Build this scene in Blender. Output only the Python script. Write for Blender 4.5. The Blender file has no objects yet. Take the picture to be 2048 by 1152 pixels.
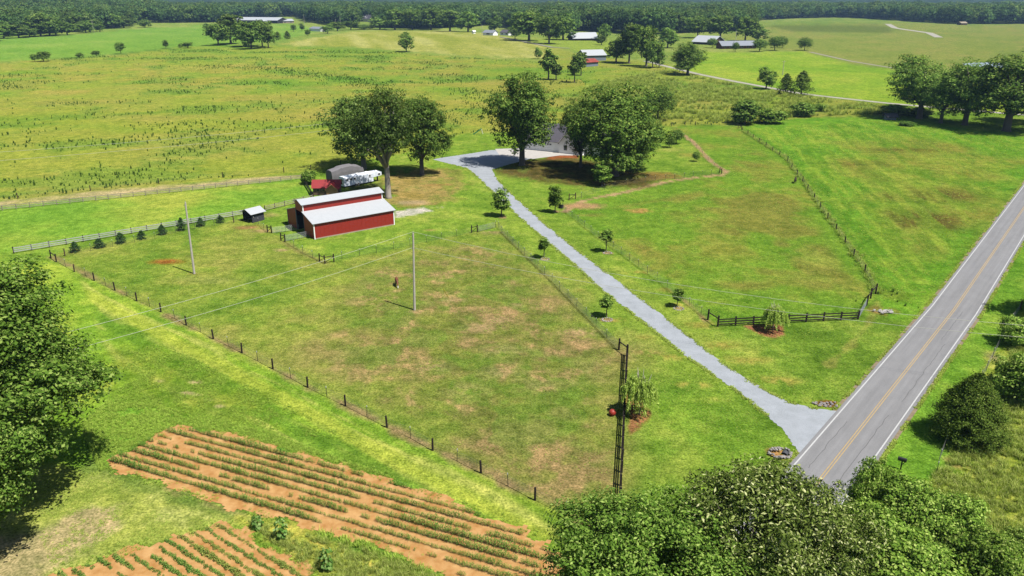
import bpy, bmesh, math, random
import numpy as np
from mathutils import Vector, Matrix

R = math.radians
scene = bpy.context.scene
COL = scene.collection

# ------------------------------------------------------------------ camera, sky, sun, exposure
F_PX, CAM_H, PITCH = 1550.0, 46.0, math.atan(586 / 1550.0)
cam_d = bpy.data.cameras.new("camera")
cam_d.sensor_width = 36.0
cam_d.lens = F_PX / 2048 * 36.0
cam_d.clip_start = 1.0
cam_d.clip_end = 40000
cam = bpy.data.objects.new("camera", cam_d)
cam.location = (0, 0, CAM_H)
cam.rotation_euler = (R(90) - PITCH, 0, 0)
COL.objects.link(cam)
scene.camera = cam

SUN_EL, SUN_AZ = R(61.5), R(-35.0)           # azimuth counter-clockwise from +x
world = bpy.data.worlds.new("World")
scene.world = world
world.use_nodes = True
wn = world.node_tree
wn.nodes.clear()
sky = wn.nodes.new("ShaderNodeTexSky")
sky.sky_type = 'NISHITA'
sky.sun_disc = False
sky.sun_elevation = SUN_EL
sky.sun_rotation = R(90) - SUN_AZ
sky.air_density = 1.0
sky.dust_density = 0.6
sky.ozone_density = 1.0
bg = wn.nodes.new("ShaderNodeBackground")
bg.inputs["Strength"].default_value = 0.055
wo = wn.nodes.new("ShaderNodeOutputWorld")
wn.links.new(sky.outputs[0], bg.inputs[0])
wn.links.new(bg.outputs[0], wo.inputs[0])

sun_d = bpy.data.lights.new("sun", 'SUN')
sun_d.energy = 4.9
sun_d.angle = R(0.55)
sun_d.color = (1.0, 0.965, 0.90)
sun = bpy.data.objects.new("sun", sun_d)
sv = Vector((math.cos(SUN_EL) * math.cos(SUN_AZ), math.cos(SUN_EL) * math.sin(SUN_AZ), math.sin(SUN_EL)))
sun.rotation_euler = sv.to_track_quat('Z', 'Y').to_euler()
sun.location = (60, -40, 120)
COL.objects.link(sun)

scene.view_settings.view_transform = 'Standard'
scene.view_settings.look = 'None'
scene.view_settings.exposure = 0.95
scene.view_settings.gamma = 1.0
scene.view_settings.use_curve_mapping = False
scene.cycles.max_bounces = 5
scene.cycles.diffuse_bounces = 2
scene.cycles.glossy_bounces = 2
scene.cycles.transmission_bounces = 3
scene.cycles.volume_bounces = 0

K = 2.75       # how bright a sunlit horizontal white surface is at this exposure (linear)


def lin(c):
    c = c / 255.0
    return c / 12.92 if c <= 0.04045 else ((c + 0.055) / 1.055) ** 2.4


def S(r, g, b):
    """Base colour (albedo) of something that looks (r,g,b) in full sun."""
    return (lin(r) / K, lin(g) / K, lin(b) / K)


# ------------------------------------------------------------------ numpy noise
def _hash(x, y, s):
    h = (x * 374761393 + y * 668265263 + s * 1442695041) & 0xffffffff
    h = ((h ^ (h >> 13)) * 1274126177) & 0xffffffff
    return ((h ^ (h >> 16)) & 0xffff) / 65535.0


def vnoise(x, y, s=0):
    xi = np.floor(x).astype(np.int64)
    yi = np.floor(y).astype(np.int64)
    fx, fy = x - xi, y - yi
    fx = fx * fx * fx * (fx * (fx * 6 - 15) + 10)
    fy = fy * fy * fy * (fy * (fy * 6 - 15) + 10)
    a, b = _hash(xi, yi, s), _hash(xi + 1, yi, s)
    c, d = _hash(xi, yi + 1, s), _hash(xi + 1, yi + 1, s)
    return (a * (1 - fx) + b * fx) * (1 - fy) + (c * (1 - fx) + d * fx) * fy


def fbm(x, y, scale, octv=4, s=0):
    t, amp, tot = np.zeros_like(x), 1.0, 0.0
    c, sn = math.cos(0.6), math.sin(0.6)
    x, y = x / scale, y / scale
    for o in range(octv):
        t += amp * vnoise(x, y, s * 17 + o)
        tot += amp
        amp *= 0.55
        x, y = (x * c - y * sn) * 2.03 + 7.1, (x * sn + y * c) * 2.03 + 3.3
    return t / tot


def sstep(a, b, t):
    t = np.clip((t - a) / (b - a), 0, 1)
    return t * t * (3 - 2 * t)


# ------------------------------------------------------------------ terrain and photo-to-ground survey
def zt(x, y):
    x = np.asarray(x, float)
    y = np.asarray(y, float)
    r = np.hypot(x, y)
    far = sstep(430, 560, r)
    z = 5.0 * np.exp(-(((x + 115) / 150) ** 2 + ((y - 860) / 170) ** 2))
    z = z + 4.0 * np.exp(-(((x - 560) / 170) ** 2 + ((y - 1330) / 120) ** 2))
    z = z + 2.0 * np.exp(-(((x + 210) / 120) ** 2 + ((y - 600) / 90) ** 2))
    z = z * far
    z = z + 40 * sstep(1450, 2300, r) * sstep(0.36, 0.52, -x / np.maximum(r, 1))
    z = z + sstep(2700, 9500, r) * (150 + 110 * fbm(x, y, 2600, 3, 5))
    return z


_c, _s = math.cos(PITCH), math.sin(PITCH)


def ray(px, py):
    x = (px - 1024) / F_PX
    y = -(py - 576) / F_PX
    return x, _c + y * _s, -_s + y * _c


def P(px, py, z=None):
    """Survey: the ground point seen at photo pixel (px, py), or the point at height z."""
    dx, dy, dz = ray(px, py)
    if z is not None:
        t = (z - CAM_H) / dz
        return Vector((dx * t, dy * t, z))
    h = 0.0
    for _ in range(12):
        t = (h - CAM_H) / min(dz, -0.004)
        h = float(zt(dx * t, dy * t))
    return Vector((dx * t, dy * t, h))


def Hgt(base, tx, ty):
    """Height above base reached at photo pixel (tx, ty)."""
    dx, dy, dz = ray(tx, ty)
    t = math.hypot(base.x, base.y) / math.hypot(dx, dy)
    return CAM_H + dz * t - base.z


def slant(p):
    return (Vector(p) - Vector((0, 0, CAM_H))).length


# ------------------------------------------------------------------ materials
def newmat(name):
    m = bpy.data.materials.new(name)
    m.use_nodes = True
    nt = m.node_tree
    nt.nodes.clear()
    out = nt.nodes.new("ShaderNodeOutputMaterial")
    return m, nt, out


def noise_node(nt, scale, detail=4, rough=0.6, coord="Object", stretch=None):
    tc = nt.nodes.new("ShaderNodeTexCoord")
    n = nt.nodes.new("ShaderNodeTexNoise")
    n.inputs["Scale"].default_value = scale
    n.inputs["Detail"].default_value = detail
    n.inputs["Roughness"].default_value = rough
    if stretch:
        mp = nt.nodes.new("ShaderNodeMapping")
        mp.inputs["Scale"].default_value = stretch
        nt.links.new(tc.outputs[coord], mp.inputs[0])
        nt.links.new(mp.outputs[0], n.inputs["Vector"])
    else:
        nt.links.new(tc.outputs[coord], n.inputs["Vector"])
    return n


def ramp(nt, src, stops):
    r = nt.nodes.new("ShaderNodeValToRGB")
    e = r.color_ramp.elements
    e[0].position, e[0].color = stops[0][0], (*stops[0][1], 1)
    e[1].position, e[1].color = stops[-1][0], (*stops[-1][1], 1)
    for p, c in stops[1:-1]:
        n = e.new(p)
        n.color = (*c, 1)
    nt.links.new(src, r.inputs[0])
    return r


def surf(name, c, rough=0.8, var=0.12, scale=3.0, metallic=0.0, bump=0.0, bscale=20.0, spec=0.3, stretch=None, c2=None):
    """Principled surface with noise-driven tone variation."""
    m, nt, out = newmat(name)
    b = nt.nodes.new("ShaderNodeBsdfPrincipled")
    b.inputs["Roughness"].default_value = rough
    b.inputs["Metallic"].default_value = metallic
    b.inputs["Specular IOR Level"].default_value = spec
    n = noise_node(nt, scale, 5, 0.65, stretch=stretch)
    lo = tuple(v * (1 - var) for v in c)
    hi = tuple(min(1, v * (1 + var)) for v in (c2 or c))
    r = ramp(nt, n.outputs["Fac"], [(0.32, lo), (0.68, hi)])
    nt.links.new(r.outputs[0], b.inputs["Base Color"])
    if bump:
        n2 = noise_node(nt, bscale, 3)
        bp = nt.nodes.new("ShaderNodeBump")
        bp.inputs["Strength"].default_value = bump
        bp.inputs["Distance"].default_value = 0.05
        nt.links.new(n2.outputs["Fac"], bp.inputs["Height"])
        nt.links.new(bp.outputs[0], b.inputs["Normal"])
    nt.links.new(b.outputs[0], out.inputs[0])
    return m


def leafmat(name, stops, trans=0.28, gloss=0.0, objvar=0.25):
    """Leaf material: a tone per leaf, a tint per plant, some light through the leaf."""
    m, nt, out = newmat(name)
    g = nt.nodes.new("ShaderNodeNewGeometry")
    r = ramp(nt, g.outputs["Random Per Island"], stops)
    oi = nt.nodes.new("ShaderNodeObjectInfo")
    mr = nt.nodes.new("ShaderNodeMapRange")
    mr.inputs["To Min"].default_value = 1 - objvar
    mr.inputs["To Max"].default_value = 1 + objvar
    nt.links.new(oi.outputs["Random"], mr.inputs[0])
    hs = nt.nodes.new("ShaderNodeHueSaturation")
    nt.links.new(mr.outputs[0], hs.inputs["Value"])
    nt.links.new(r.outputs[0], hs.inputs["Color"])
    d = nt.nodes.new("ShaderNodeBsdfDiffuse")
    nt.links.new(hs.outputs[0], d.inputs[0])
    t = nt.nodes.new("ShaderNodeBsdfTranslucent")
    warm = nt.nodes.new("ShaderNodeMixRGB")
    warm.blend_type = 'MULTIPLY'
    warm.inputs[0].default_value = 1.0
    warm.inputs[2].default_value = (1.15, 1.25, 0.6, 1)
    nt.links.new(hs.outputs[0], warm.inputs[1])
    nt.links.new(warm.outputs[0], t.inputs[0])
    mx = nt.nodes.new("ShaderNodeMixShader")
    mx.inputs[0].default_value = trans
    nt.links.new(d.outputs[0], mx.inputs[1])
    nt.links.new(t.outputs[0], mx.inputs[2])
    last = mx
    if gloss:
        gl = nt.nodes.new("ShaderNodeBsdfGlossy")
        gl.inputs["Roughness"].default_value = 0.45
        m2 = nt.nodes.new("ShaderNodeMixShader")
        m2.inputs[0].default_value = gloss
        nt.links.new(mx.outputs[0], m2.inputs[1])
        nt.links.new(gl.outputs[0], m2.inputs[2])
        last = m2
    nt.links.new(last.outputs[0], out.inputs[0])
    return m


def groundmat(name):
    m, nt, out = newmat(name)
    at = nt.nodes.new("ShaderNodeAttribute")
    at.attribute_name = "Col"
    col = at.outputs["Color"]
    h = None
    for sc, dt, lo, hi in ((4.2, 2, (.58, .62, .54), (1.44, 1.38, 1.42)), (1.35, 2, (.74, .78, .70), (1.26, 1.22, 1.26)), (.42, 3, (.72, .78, .70), (1.27, 1.2, 1.25)), (.11, 3, (.86, .90, .86), (1.14, 1.1, 1.12))):
        n = noise_node(nt, sc, dt, 0.6)
        h = h or n
        r = ramp(nt, n.outputs["Fac"], [(.33, lo), (.5, (1, 1, 1)), (.67, hi)])
        mu = nt.nodes.new("ShaderNodeMixRGB")
        mu.blend_type = 'MULTIPLY'
        mu.inputs[0].default_value = 1.0
        nt.links.new(col, mu.inputs[1])
        nt.links.new(r.outputs[0], mu.inputs[2])
        col = mu.outputs[0]
    d = nt.nodes.new("ShaderNodeBsdfDiffuse")
    d.inputs["Roughness"].default_value = 0.6
    nt.links.new(col, d.inputs[0])
    bp = nt.nodes.new("ShaderNodeBump")
    bp.inputs["Strength"].default_value = 0.6
    bp.inputs["Distance"].default_value = 0.15
    nt.links.new(h.outputs["Fac"], bp.inputs["Height"])
    nt.links.new(bp.outputs[0], d.inputs["Normal"])
    nt.links.new(d.outputs[0], out.inputs[0])
    return m


# ------------------------------------------------------------------ mesh helpers
class MB:
    """Collects faces with material slots and builds them as one mesh."""

    def __init__(s):
        s.v, s.f, s.m = [], [], []

    def face(s, pts, mi=0):
        i = len(s.v)
        s.v += [tuple(p) for p in pts]
        s.f.append(tuple(range(i, i + len(pts))))
        s.m.append(mi)

    def box(s, lo, hi, mi=0):
        x0, y0, z0 = lo
        x1, y1, z1 = hi
        c = [(x0, y0, z0), (x1, y0, z0), (x1, y1, z0), (x0, y1, z0), (x0, y0, z1), (x1, y0, z1), (x1, y1, z1), (x0, y1, z1)]
        s.hexa(c, mi)

    def hexa(s, c, mi=0):
        i = len(s.v)
        s.v += [tuple(p) for p in c]
        for q in ((0, 3, 2, 1), (4, 5, 6, 7), (0, 1, 5, 4), (1, 2, 6, 5), (2, 3, 7, 6), (3, 0, 4, 7)):
            s.f.append(tuple(i + k for k in q))
            s.m.append(mi)

    def slab(s, quad, t, mi=0):
        """A quad given thickness t along its normal."""
        q = [Vector(p) for p in quad]
        n = (q[1] - q[0]).cross(q[3] - q[0]).normalized() * t
        s.hexa(q + [p + n for p in q], mi)

    def prism(s, prof, y0, y1, mi=0, axis='y'):
        """Closed profile [(a, z)] extruded along y (or x)."""
        f = (lambda a, b, z: (a, b, z)) if axis == 'y' else (lambda a, b, z: (b, a, z))
        n = len(prof)
        i = len(s.v)
        s.v += [f(a, y0, z) for a, z in prof] + [f(a, y1, z) for a, z in prof]
        s.f.append(tuple(i + k for k in range(n)))
        s.f.append(tuple(i + n + k for k in reversed(range(n))))
        s.m += [mi, mi]
        for k in range(n):
            s.f.append((i + k, i + n + k, i + n + (k + 1) % n, i + (k + 1) % n))
            s.m.append(mi)

    def tube(s, pts, rad, n=6, mi=0, cap=True):
        pts = [Vector(p) for p in pts]
        if not hasattr(rad, '__len__'):
            rad = [rad] * len(pts)
        i = len(s.v)
        up = Vector((0.13, 0.31, 1))
        for k, p in enumerate(pts):
            d = (pts[min(k + 1, len(pts) - 1)] - pts[max(k - 1, 0)]).normalized()
            a = d.cross(up)
            if a.length < 0.05:
                a = d.cross(Vector((1, 0.2, 0)))
            a.normalize()
            b = d.cross(a)
            for j in range(n):
                t = 2 * math.pi * j / n
                s.v.append(tuple(p + (a * math.cos(t) + b * math.sin(t)) * rad[k]))
        for k in range(len(pts) - 1):
            for j in range(n):
                a0, a1 = i + k * n + j, i + k * n + (j + 1) % n
                s.f.append((a0, a0 + n, a1 + n, a1))
                s.m.append(mi)
        if cap:
            s.f.append(tuple(i + j for j in range(n)))
            s.f.append(tuple(i + (len(pts) - 1) * n + j for j in reversed(range(n))))
            s.m += [mi, mi]

    def mesh(s, name, mats, smooth=False):
        me = bpy.data.meshes.new(name)
        me.from_pydata(s.v, [], s.f)
        for m in (mats if isinstance(mats, (list, tuple)) else [mats]):
            me.materials.append(m)
        me.polygons.foreach_set("material_index", s.m)
        if smooth:
            me.polygons.foreach_set("use_smooth", [True] * len(s.f))
        bm = bmesh.new()
        bm.from_mesh(me)
        bmesh.ops.recalc_face_normals(bm, faces=bm.faces)
        bm.to_mesh(me)
        bm.free()
        me.update()
        return me


def quadmesh(name, V, mat, nv=4):
    """V: (n*nv, 3) corners of n separate polygons."""
    n = len(V) // nv
    me = bpy.data.meshes.new(name)
    me.vertices.add(len(V))
    me.vertices.foreach_set("co", np.ascontiguousarray(V, dtype=np.float32).ravel())
    me.loops.add(len(V))
    me.loops.foreach_set("vertex_index", np.arange(len(V), dtype=np.int32))
    me.polygons.add(n)
    me.polygons.foreach_set("loop_start", np.arange(0, len(V), nv, dtype=np.int32))
    me.materials.append(mat)
    me.update(calc_edges=True)
    return me


def obj(name, me, parent=None, loc=(0, 0, 0), rot=(0, 0, 0), scale=(1, 1, 1), label=None, cat=None, group=None, kind=None):
    o = bpy.data.objects.new(name, me)
    COL.objects.link(o)
    if parent is not None:
        o.parent = parent
    o.location, o.rotation_euler, o.scale = loc, rot, scale
    for k, v in (('label', label), ('category', cat), ('group', group), ('kind', kind)):
        if v:
            o[k] = v
    return o


def thing(name, label, cat, loc=(0, 0, 0), rotz=0.0, group=None, scale=(1, 1, 1)):
    return obj(name, None, None, loc, (0, 0, rotz), scale, label, cat, group)


def copy_tree(root, loc, rotz, scale, label, group=None):
    r = root.copy()
    COL.objects.link(r)
    r.location, r.rotation_euler, r.scale = loc, (0, 0, rotz), scale
    r['label'] = label
    if group:
        r['group'] = group
    elif 'group' in r:
        del r['group']
    for ch in list(root.children):
        c = ch.copy()
        COL.objects.link(c)
        c.parent = r
    return r


def sheet(name, poly, z, mat, jit=0.0, step=0.6, seed=0, kind="structure", label=None):
    """Flat sheet from an outline, its edge broken up by jit metres."""
    rng = random.Random(seed)
    pts = []
    n = len(poly)
    for i in range(n):
        a, b = Vector(poly[i][:2]), Vector(poly[(i + 1) % n][:2])
        L = (b - a).length
        k = max(1, int(L / step)) if jit else 1
        d = (b - a) / max(L, 1e-6)
        nn = Vector((-d.y, d.x))
        for j in range(k):
            w = jit * (rng.random() * 2 - 1) if 0 < j else 0
            pts.append(a + (b - a) * j / k + nn * w)
    bm = bmesh.new()
    vs = [bm.verts.new((p.x, p.y, z + float(zt(p.x, p.y)))) for p in pts]
    es = [bm.edges.new((vs[i], vs[(i + 1) % len(vs)])) for i in range(len(vs))]
    bmesh.ops.triangle_fill(bm, use_beauty=True, use_dissolve=False, edges=es)
    for f in bm.faces:
        f.normal_update()
        if f.normal.z < 0:
            f.normal_flip()
    me = bpy.data.meshes.new(name)
    bm.to_mesh(me)
    bm.free()
    me.materials.append(mat)
    return obj(name, me, kind=kind, label=label)


def ribbon(name, pts, width, z, mat, kind="structure", parent=None):
    pts = [Vector((p[0], p[1], 0)) for p in pts]
    # densify
    dense = []
    for a, b in zip(pts[:-1], pts[1:]):
        k = max(1, int((b - a).length / 4.0))
        dense += [a + (b - a) * i / k for i in range(k)]
    dense.append(pts[-1])
    mb = MB()
    L, Rr = [], []
    for i, p in enumerate(dense):
        d = dense[min(i + 1, len(dense) - 1)] - dense[max(i - 1, 0)]
        d.normalize()
        n = Vector((-d.y, d.x, 0)) * width / 2
        for lst, q in ((L, p + n), (Rr, p - n)):
            lst.append((q.x, q.y, z + float(zt(q.x, q.y))))
    for i in range(len(dense) - 1):
        mb.face([Rr[i], Rr[i + 1], L[i + 1], L[i]])
    return obj(name, mb.mesh(name, mat), parent, kind=kind)


# ------------------------------------------------------------------ geometry-node scatter (stuff only)
PROTO = bpy.data.collections.new("prototypes")      # never linked to the scene


def scatter(name, pts, rotz, scl, protos, label, tilt=0.0, seed=0):
    """One stuff object: prototype meshes instanced on points."""
    n = len(pts)
    rng = np.random.default_rng(seed)
    me = bpy.data.meshes.new(name)
    me.vertices.add(n)
    me.vertices.foreach_set("co", np.asarray(pts, dtype=np.float32).ravel())
    a = me.attributes.new("rot", 'FLOAT_VECTOR', 'POINT')
    rr = np.zeros((n, 3), dtype=np.float32)
    rr[:, 2] = rotz
    rr[:, 0] = rng.normal(0, tilt, n) if tilt else 0
    a.data.foreach_set("vector", rr.ravel())
    a = me.attributes.new("scl", 'FLOAT_VECTOR', 'POINT')
    sc = np.asarray(scl, dtype=np.float32)
    if sc.ndim == 1:
        sc = np.stack([sc, sc, sc], 1)
    a.data.foreach_set("vector", np.ascontiguousarray(sc).ravel())
    a = me.attributes.new("pick", 'INT', 'POINT')
    a.data.foreach_set("value", rng.integers(0, len(protos), n).astype(np.int32))
    o = obj(name, me, kind="stuff", label=label)
    ng = bpy.data.node_groups.new(name + "_scatter", 'GeometryNodeTree')
    ng.interface.new_socket("Geometry", in_out='INPUT', socket_type='NodeSocketGeometry')
    ng.interface.new_socket("Geometry", in_out='OUTPUT', socket_type='NodeSocketGeometry')
    N, Lk = ng.nodes, ng.links
    gi, go = N.new("NodeGroupInput"), N.new("NodeGroupOutput")
    join = N.new("GeometryNodeJoinGeometry")

    def named(attr, typ):
        q = N.new("GeometryNodeInputNamedAttribute")
        q.data_type = typ
        q.inputs["Name"].default_value = attr
        return next(s for s in q.outputs if s.enabled)

    pk = named("pick", 'INT')
    for i, p in enumerate(protos):
        oi = N.new("GeometryNodeObjectInfo")
        oi.inputs["Object"].default_value = p
        oi.inputs["As Instance"].default_value = True
        ip = N.new("GeometryNodeInstanceOnPoints")
        cmpn = N.new("FunctionNodeCompare")
        cmpn.data_type = 'INT'
        cmpn.operation = 'EQUAL'
        ins = [s for s in cmpn.inputs if s.enabled and s.type == 'INT']
        Lk.new(pk, ins[0])
        ins[1].default_value = i
        Lk.new(gi.outputs[0], ip.inputs["Points"])
        Lk.new(cmpn.outputs[0], ip.inputs["Selection"])
        Lk.new(oi.outputs["Geometry"], ip.inputs["Instance"])
        Lk.new(named("rot", 'FLOAT_VECTOR'), ip.inputs["Rotation"])
        Lk.new(named("scl", 'FLOAT_VECTOR'), ip.inputs["Scale"])
        Lk.new(ip.outputs[0], join.inputs[0])
    Lk.new(join.outputs[0], go.inputs[0])
    md = o.modifiers.new("scatter", 'NODES')
    md.node_group = ng
    return o


def proto_obj(name, me):
    o = bpy.data.objects.new(name, me)
    PROTO.objects.link(o)
    return o


# ------------------------------------------------------------------ polygons in the ground plane
def W(pp):
    return np.array([P(x, y)[:2] for x, y in pp])


def sdf(X, Y, poly):
    """Signed distance (positive inside) of points to a polygon."""
    d = np.full(X.shape, 1e9)
    inside = np.zeros(X.shape, bool)
    n = len(poly)
    for i in range(n):
        ax, ay = poly[i]
        bx, by = poly[(i + 1) % n]
        ex, ey = bx - ax, by - ay
        t = np.clip(((X - ax) * ex + (Y - ay) * ey) / (ex * ex + ey * ey + 1e-9), 0, 1)
        d = np.minimum(d, (X - ax - t * ex) ** 2 + (Y - ay - t * ey) ** 2)
        c = (ay > Y) != (by > Y)
        inside ^= c & (X < (bx - ax) * (Y - ay) / ((by - ay) if abs(by - ay) > 1e-9 else 1e-9) + ax)
    return np.where(inside, 1, -1) * np.sqrt(d)


def ldist(X, Y, line):
    d = np.full(X.shape, 1e9)
    for (ax, ay), (bx, by) in zip(line[:-1], line[1:]):
        ex, ey = bx - ax, by - ay
        t = np.clip(((X - ax) * ex + (Y - ay) * ey) / (ex * ex + ey * ey + 1e-9), 0, 1)
        d = np.minimum(d, (X - ax - t * ex) ** 2 + (Y - ay - t * ey) ** 2)
    return np.sqrt(d)


def inpoly(x, y, poly):
    return sdf(np.array([x], float), np.array([y], float), poly)[0] > 0

# ================================================================== GROUND
def build_ground():
    th = np.concatenate([np.linspace(-180, -44, 18)[:-1], np.linspace(-44, -36.5, 24)[:-1], np.linspace(-36.5, 36.5, 660)[:-1],
                         np.linspace(36.5, 44, 24)[:-1], np.linspace(44, 180, 18)[:-1]])
    py = np.arange(1280, 18, -3.2)
    rr = CAM_H / np.tan(PITCH + np.arctan((py - 576) / F_PX))
    rr = np.concatenate([[0.5, 10, 20, 28, 34], rr[rr > 36], np.geomspace(rr[-1] * 1.03, 16000, 60)])
    nt_, nr = len(th), len(rr)
    T, RR = np.meshgrid(np.radians(th), rr)
    X, Y = (RR * np.sin(T)).ravel(), (RR * np.cos(T)).ravel()
    Z = zt(X, Y)
    me = bpy.data.meshes.new("ground")
    me.vertices.add(len(X))
    me.vertices.foreach_set("co", np.stack([X, Y, Z], 1).astype(np.float32).ravel())
    i, j = np.meshgrid(np.arange(nr - 1), np.arange(nt_), indexing='ij')
    j2 = (j + 1) % nt_
    q = np.stack([i * nt_ + j, i * nt_ + j2, (i + 1) * nt_ + j2, (i + 1) * nt_ + j], -1).reshape(-1, 4)[:, ::-1]
    me.loops.add(q.size)
    me.loops.foreach_set("vertex_index", q.astype(np.int32).ravel())
    me.polygons.add(len(q))
    me.polygons.foreach_set("loop_start", np.arange(0, q.size, 4, dtype=np.int32))
    me.polygons.foreach_set("use_smooth", np.ones(len(q), bool))
    me.update(calc_edges=True)

    # ---- colours: what grows or lies on each patch of ground
    A = lambda *c: np.array(S(*c))
    n1, n2, n3 = fbm(X, Y, 3.2, 4, 1), fbm(X, Y, 14, 4, 2), fbm(X, Y, 60, 4, 3)
    n4, n5 = fbm(X, Y, 1.1, 3, 4), fbm(X, Y, 28, 3, 9)

    def blend(a, b, t):
        return a[None, :] * (1 - t[:, None]) + b[None, :] * t[:, None]

    def mix3(c0, c1, c2, t):
        return np.where((t < 0.5)[:, None], blend(A(*c0), A(*c1), np.clip(t * 2, 0, 1)), blend(A(*c1), A(*c2), np.clip(t * 2 - 1, 0, 1)))

    st = lambda n, a=0.28, b=0.72: np.clip((n - a) / (b - a), 0, 1)
    C = mix3((84, 138, 30), (110, 165, 42), (146, 182, 64), st(0.5 * n1 + 0.5 * n2))

    def put(m, col, k=1.0):
        nonlocal C
        m = np.clip(m * k, 0, 1)[:, None]
        C = C * (1 - m) + col * m

    def zone(poly, col, soft=1.0, wob=1.5, k=1.0, wn=None):
        pw = W(poly) if not isinstance(poly, np.ndarray) else poly
        lo, hi = pw.min(0) - soft - wob - 3, pw.max(0) + soft + wob + 3
        s = (X > lo[0]) & (X < hi[0]) & (Y > lo[1]) & (Y < hi[1])
        m = np.zeros(len(X))
        d = sdf(X[s], Y[s], pw) + wob * ((n1 if wn is None else wn)[s] - 0.5) * 4
        m[s] = sstep(-soft, soft, d)
        put(m, col if getattr(col, 'ndim', 1) == 2 else A(*col)[None, :], k)
        return m

    def line(pts, w, col, soft=0.6, wob=0.6, k=1.0, brk=0.0):
        pw = W(pts)
        d = ldist(X, Y, pw)
        m = 1 - sstep(w / 2 - soft, w / 2 + soft, d + wob * (n1 - 0.5) * 3)
        if brk:
            m = m * sstep(brk - 0.1, brk + 0.1, n1 * 0.6 + n2 * 0.4)
        put(m, A(*col)[None, :], k)

    def blob(px, py, rx, ry, col, k=1.0, thr=0.0, nz=None, edge=0.8):
        """Worn or differently grown patch; rx, ry in metres."""
        c = P(px, py)
        d = np.hypot((X - c.x) / rx, (Y - c.y) / ry)
        m = 1 - sstep(1 - edge, 1 + edge * 0.4, d + ((n1 if nz is None else nz) - 0.5) * 1.2)
        if thr:
            m = m * sstep(thr - 0.08, thr + 0.08, 0.5 * n4 + 0.5 * n1)
        put(m, A(*col)[None, :], k)

    # far country: distant meadow, woods floor
    r = np.hypot(X, Y)
    put(sstep(330, 420, Y), mix3((120, 158, 58), (140, 168, 66), (168, 182, 92), st(0.5 * n3 + 0.5 * n2)))
    wood = mix3((40, 62, 28), (50, 76, 32), (66, 92, 40), st(fbm(X, Y, 40, 4, 21)))
    put(sstep(2500, 2700, r), wood)
    # far-left bright green field
    zone([(-300, 132), (-300, 78), (0, 75), (110, 72), (270, 58), (430, 50), (600, 50), (640, 62), (560, 82), (440, 90), (330, 96), (240, 108), (100, 118), (0, 126)],
         mix3((108, 164, 48), (124, 174, 56), (144, 182, 70), st(0.6 * n3 + 0.4 * n2)), 5, 4, wn=n2)
    # big weedy field
    wf = mix3((116, 162, 42), (148, 172, 56), (172, 174, 80), st(0.25 * n2 + 0.45 * n3 + 0.3 * n5, 0.32, 0.64))
    zone([(-300, 440), (-300, 138), (0, 127), (100, 119), (240, 109), (330, 97), (440, 92), (560, 92), (700, 97), (900, 112), (1070, 122), (1170, 110),
          (1330, 128), (1400, 152), (1530, 178), (1650, 196), (1770, 209), (1800, 228), (1600, 236), (1480, 248), (1340, 252), (1180, 262), (960, 264), (900, 272),
          (860, 296), (780, 318), (620, 346), (440, 360), (200, 386), (0, 402)], wf, 1.5, 1.0)
    dnw = fbm(X, Y * 1.6, 34, 4, 131) * .7 + fbm(X, Y, 8, 3, 132) * .3
    inw = sdf(X, Y, W([(-200, 400), (-200, 140), (0, 128), (330, 99), (560, 97), (900, 114), (1170, 130), (1400, 154), (1760, 211), (1480, 245), (1180, 258), (895, 268), (780, 312), (440, 353), (0, 395)])) > 0
    put(sstep(.50, .62, dnw) * inw, A(104, 156, 46)[None, :], .75)
    # pinkish seed-head drifts in it
    m = sstep(0.52, 0.66, fbm(X, Y * 2.2, 46, 3, 31)) * sstep(250, 300, Y) * (1 - sstep(560, 640, Y)) * (X < 40)
    put(m, A(196, 176, 92)[None, :], 0.45)
    for bx, by, rx, ry, k in ((150, 205, 40, 14, .5), (560, 195, 34, 16, .45), (700, 175, 30, 10, .4), (330, 235, 26, 9, .4), (1010, 165, 22, 16, .5), (880, 150, 30, 14, .4), (420, 290, 22, 7, .3)):
        blob(bx, by, rx, ry, (190, 172, 94), k, 0, n2)
    # hayfield on the rise, mown in stripes
    hay = mix3((160, 172, 70), (182, 186, 92), (200, 200, 116), st(fbm(X + Y * 0.25, Y * 0.16, 16, 3, 41)))
    zone([(552, 90), (640, 74), (700, 64), (760, 61), (860, 61), (960, 66), (1040, 80), (1130, 100), (1165, 108), (1080, 117), (900, 108), (720, 95)], hay, 3, 3, wn=n2)
    # right-hand meadows beyond the lane
    zone([(1330, 140), (1410, 104), (1520, 104), (1606, 102), (1640, 112), (1720, 132), (1880, 152), (2048, 190), (2200, 240), (1980, 228), (1770, 205), (1650, 192), (1530, 174), (1400, 146)],
         mix3((126, 178, 34), (146, 188, 40), (172, 196, 62), st(0.5 * n2 + 0.5 * n3)), 3, 2, wn=n2)
    zone([(1425, 72), (1510, 55), (1700, 46), (1800, 46), (2400, 50), (2400, 170), (2048, 160), (1880, 148), (1720, 130), (1640, 110), (1606, 100), (1540, 98)],
         mix3((132, 158, 62), (152, 168, 76), (172, 172, 92), st(0.5 * n2 + 0.5 * n3)), 4, 4, wn=n2)
    zone([(1530, 52), (1620, 48), (1760, 50), (1800, 58), (1760, 66), (1600, 64)], (104, 128, 54), 12, 10, 0.8, n2)
    zone([(1150, 75), (1240, 82), (1250, 100), (1170, 104), (1040, 78)], (150, 178, 62), 4, 4, 1, n2)

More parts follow.
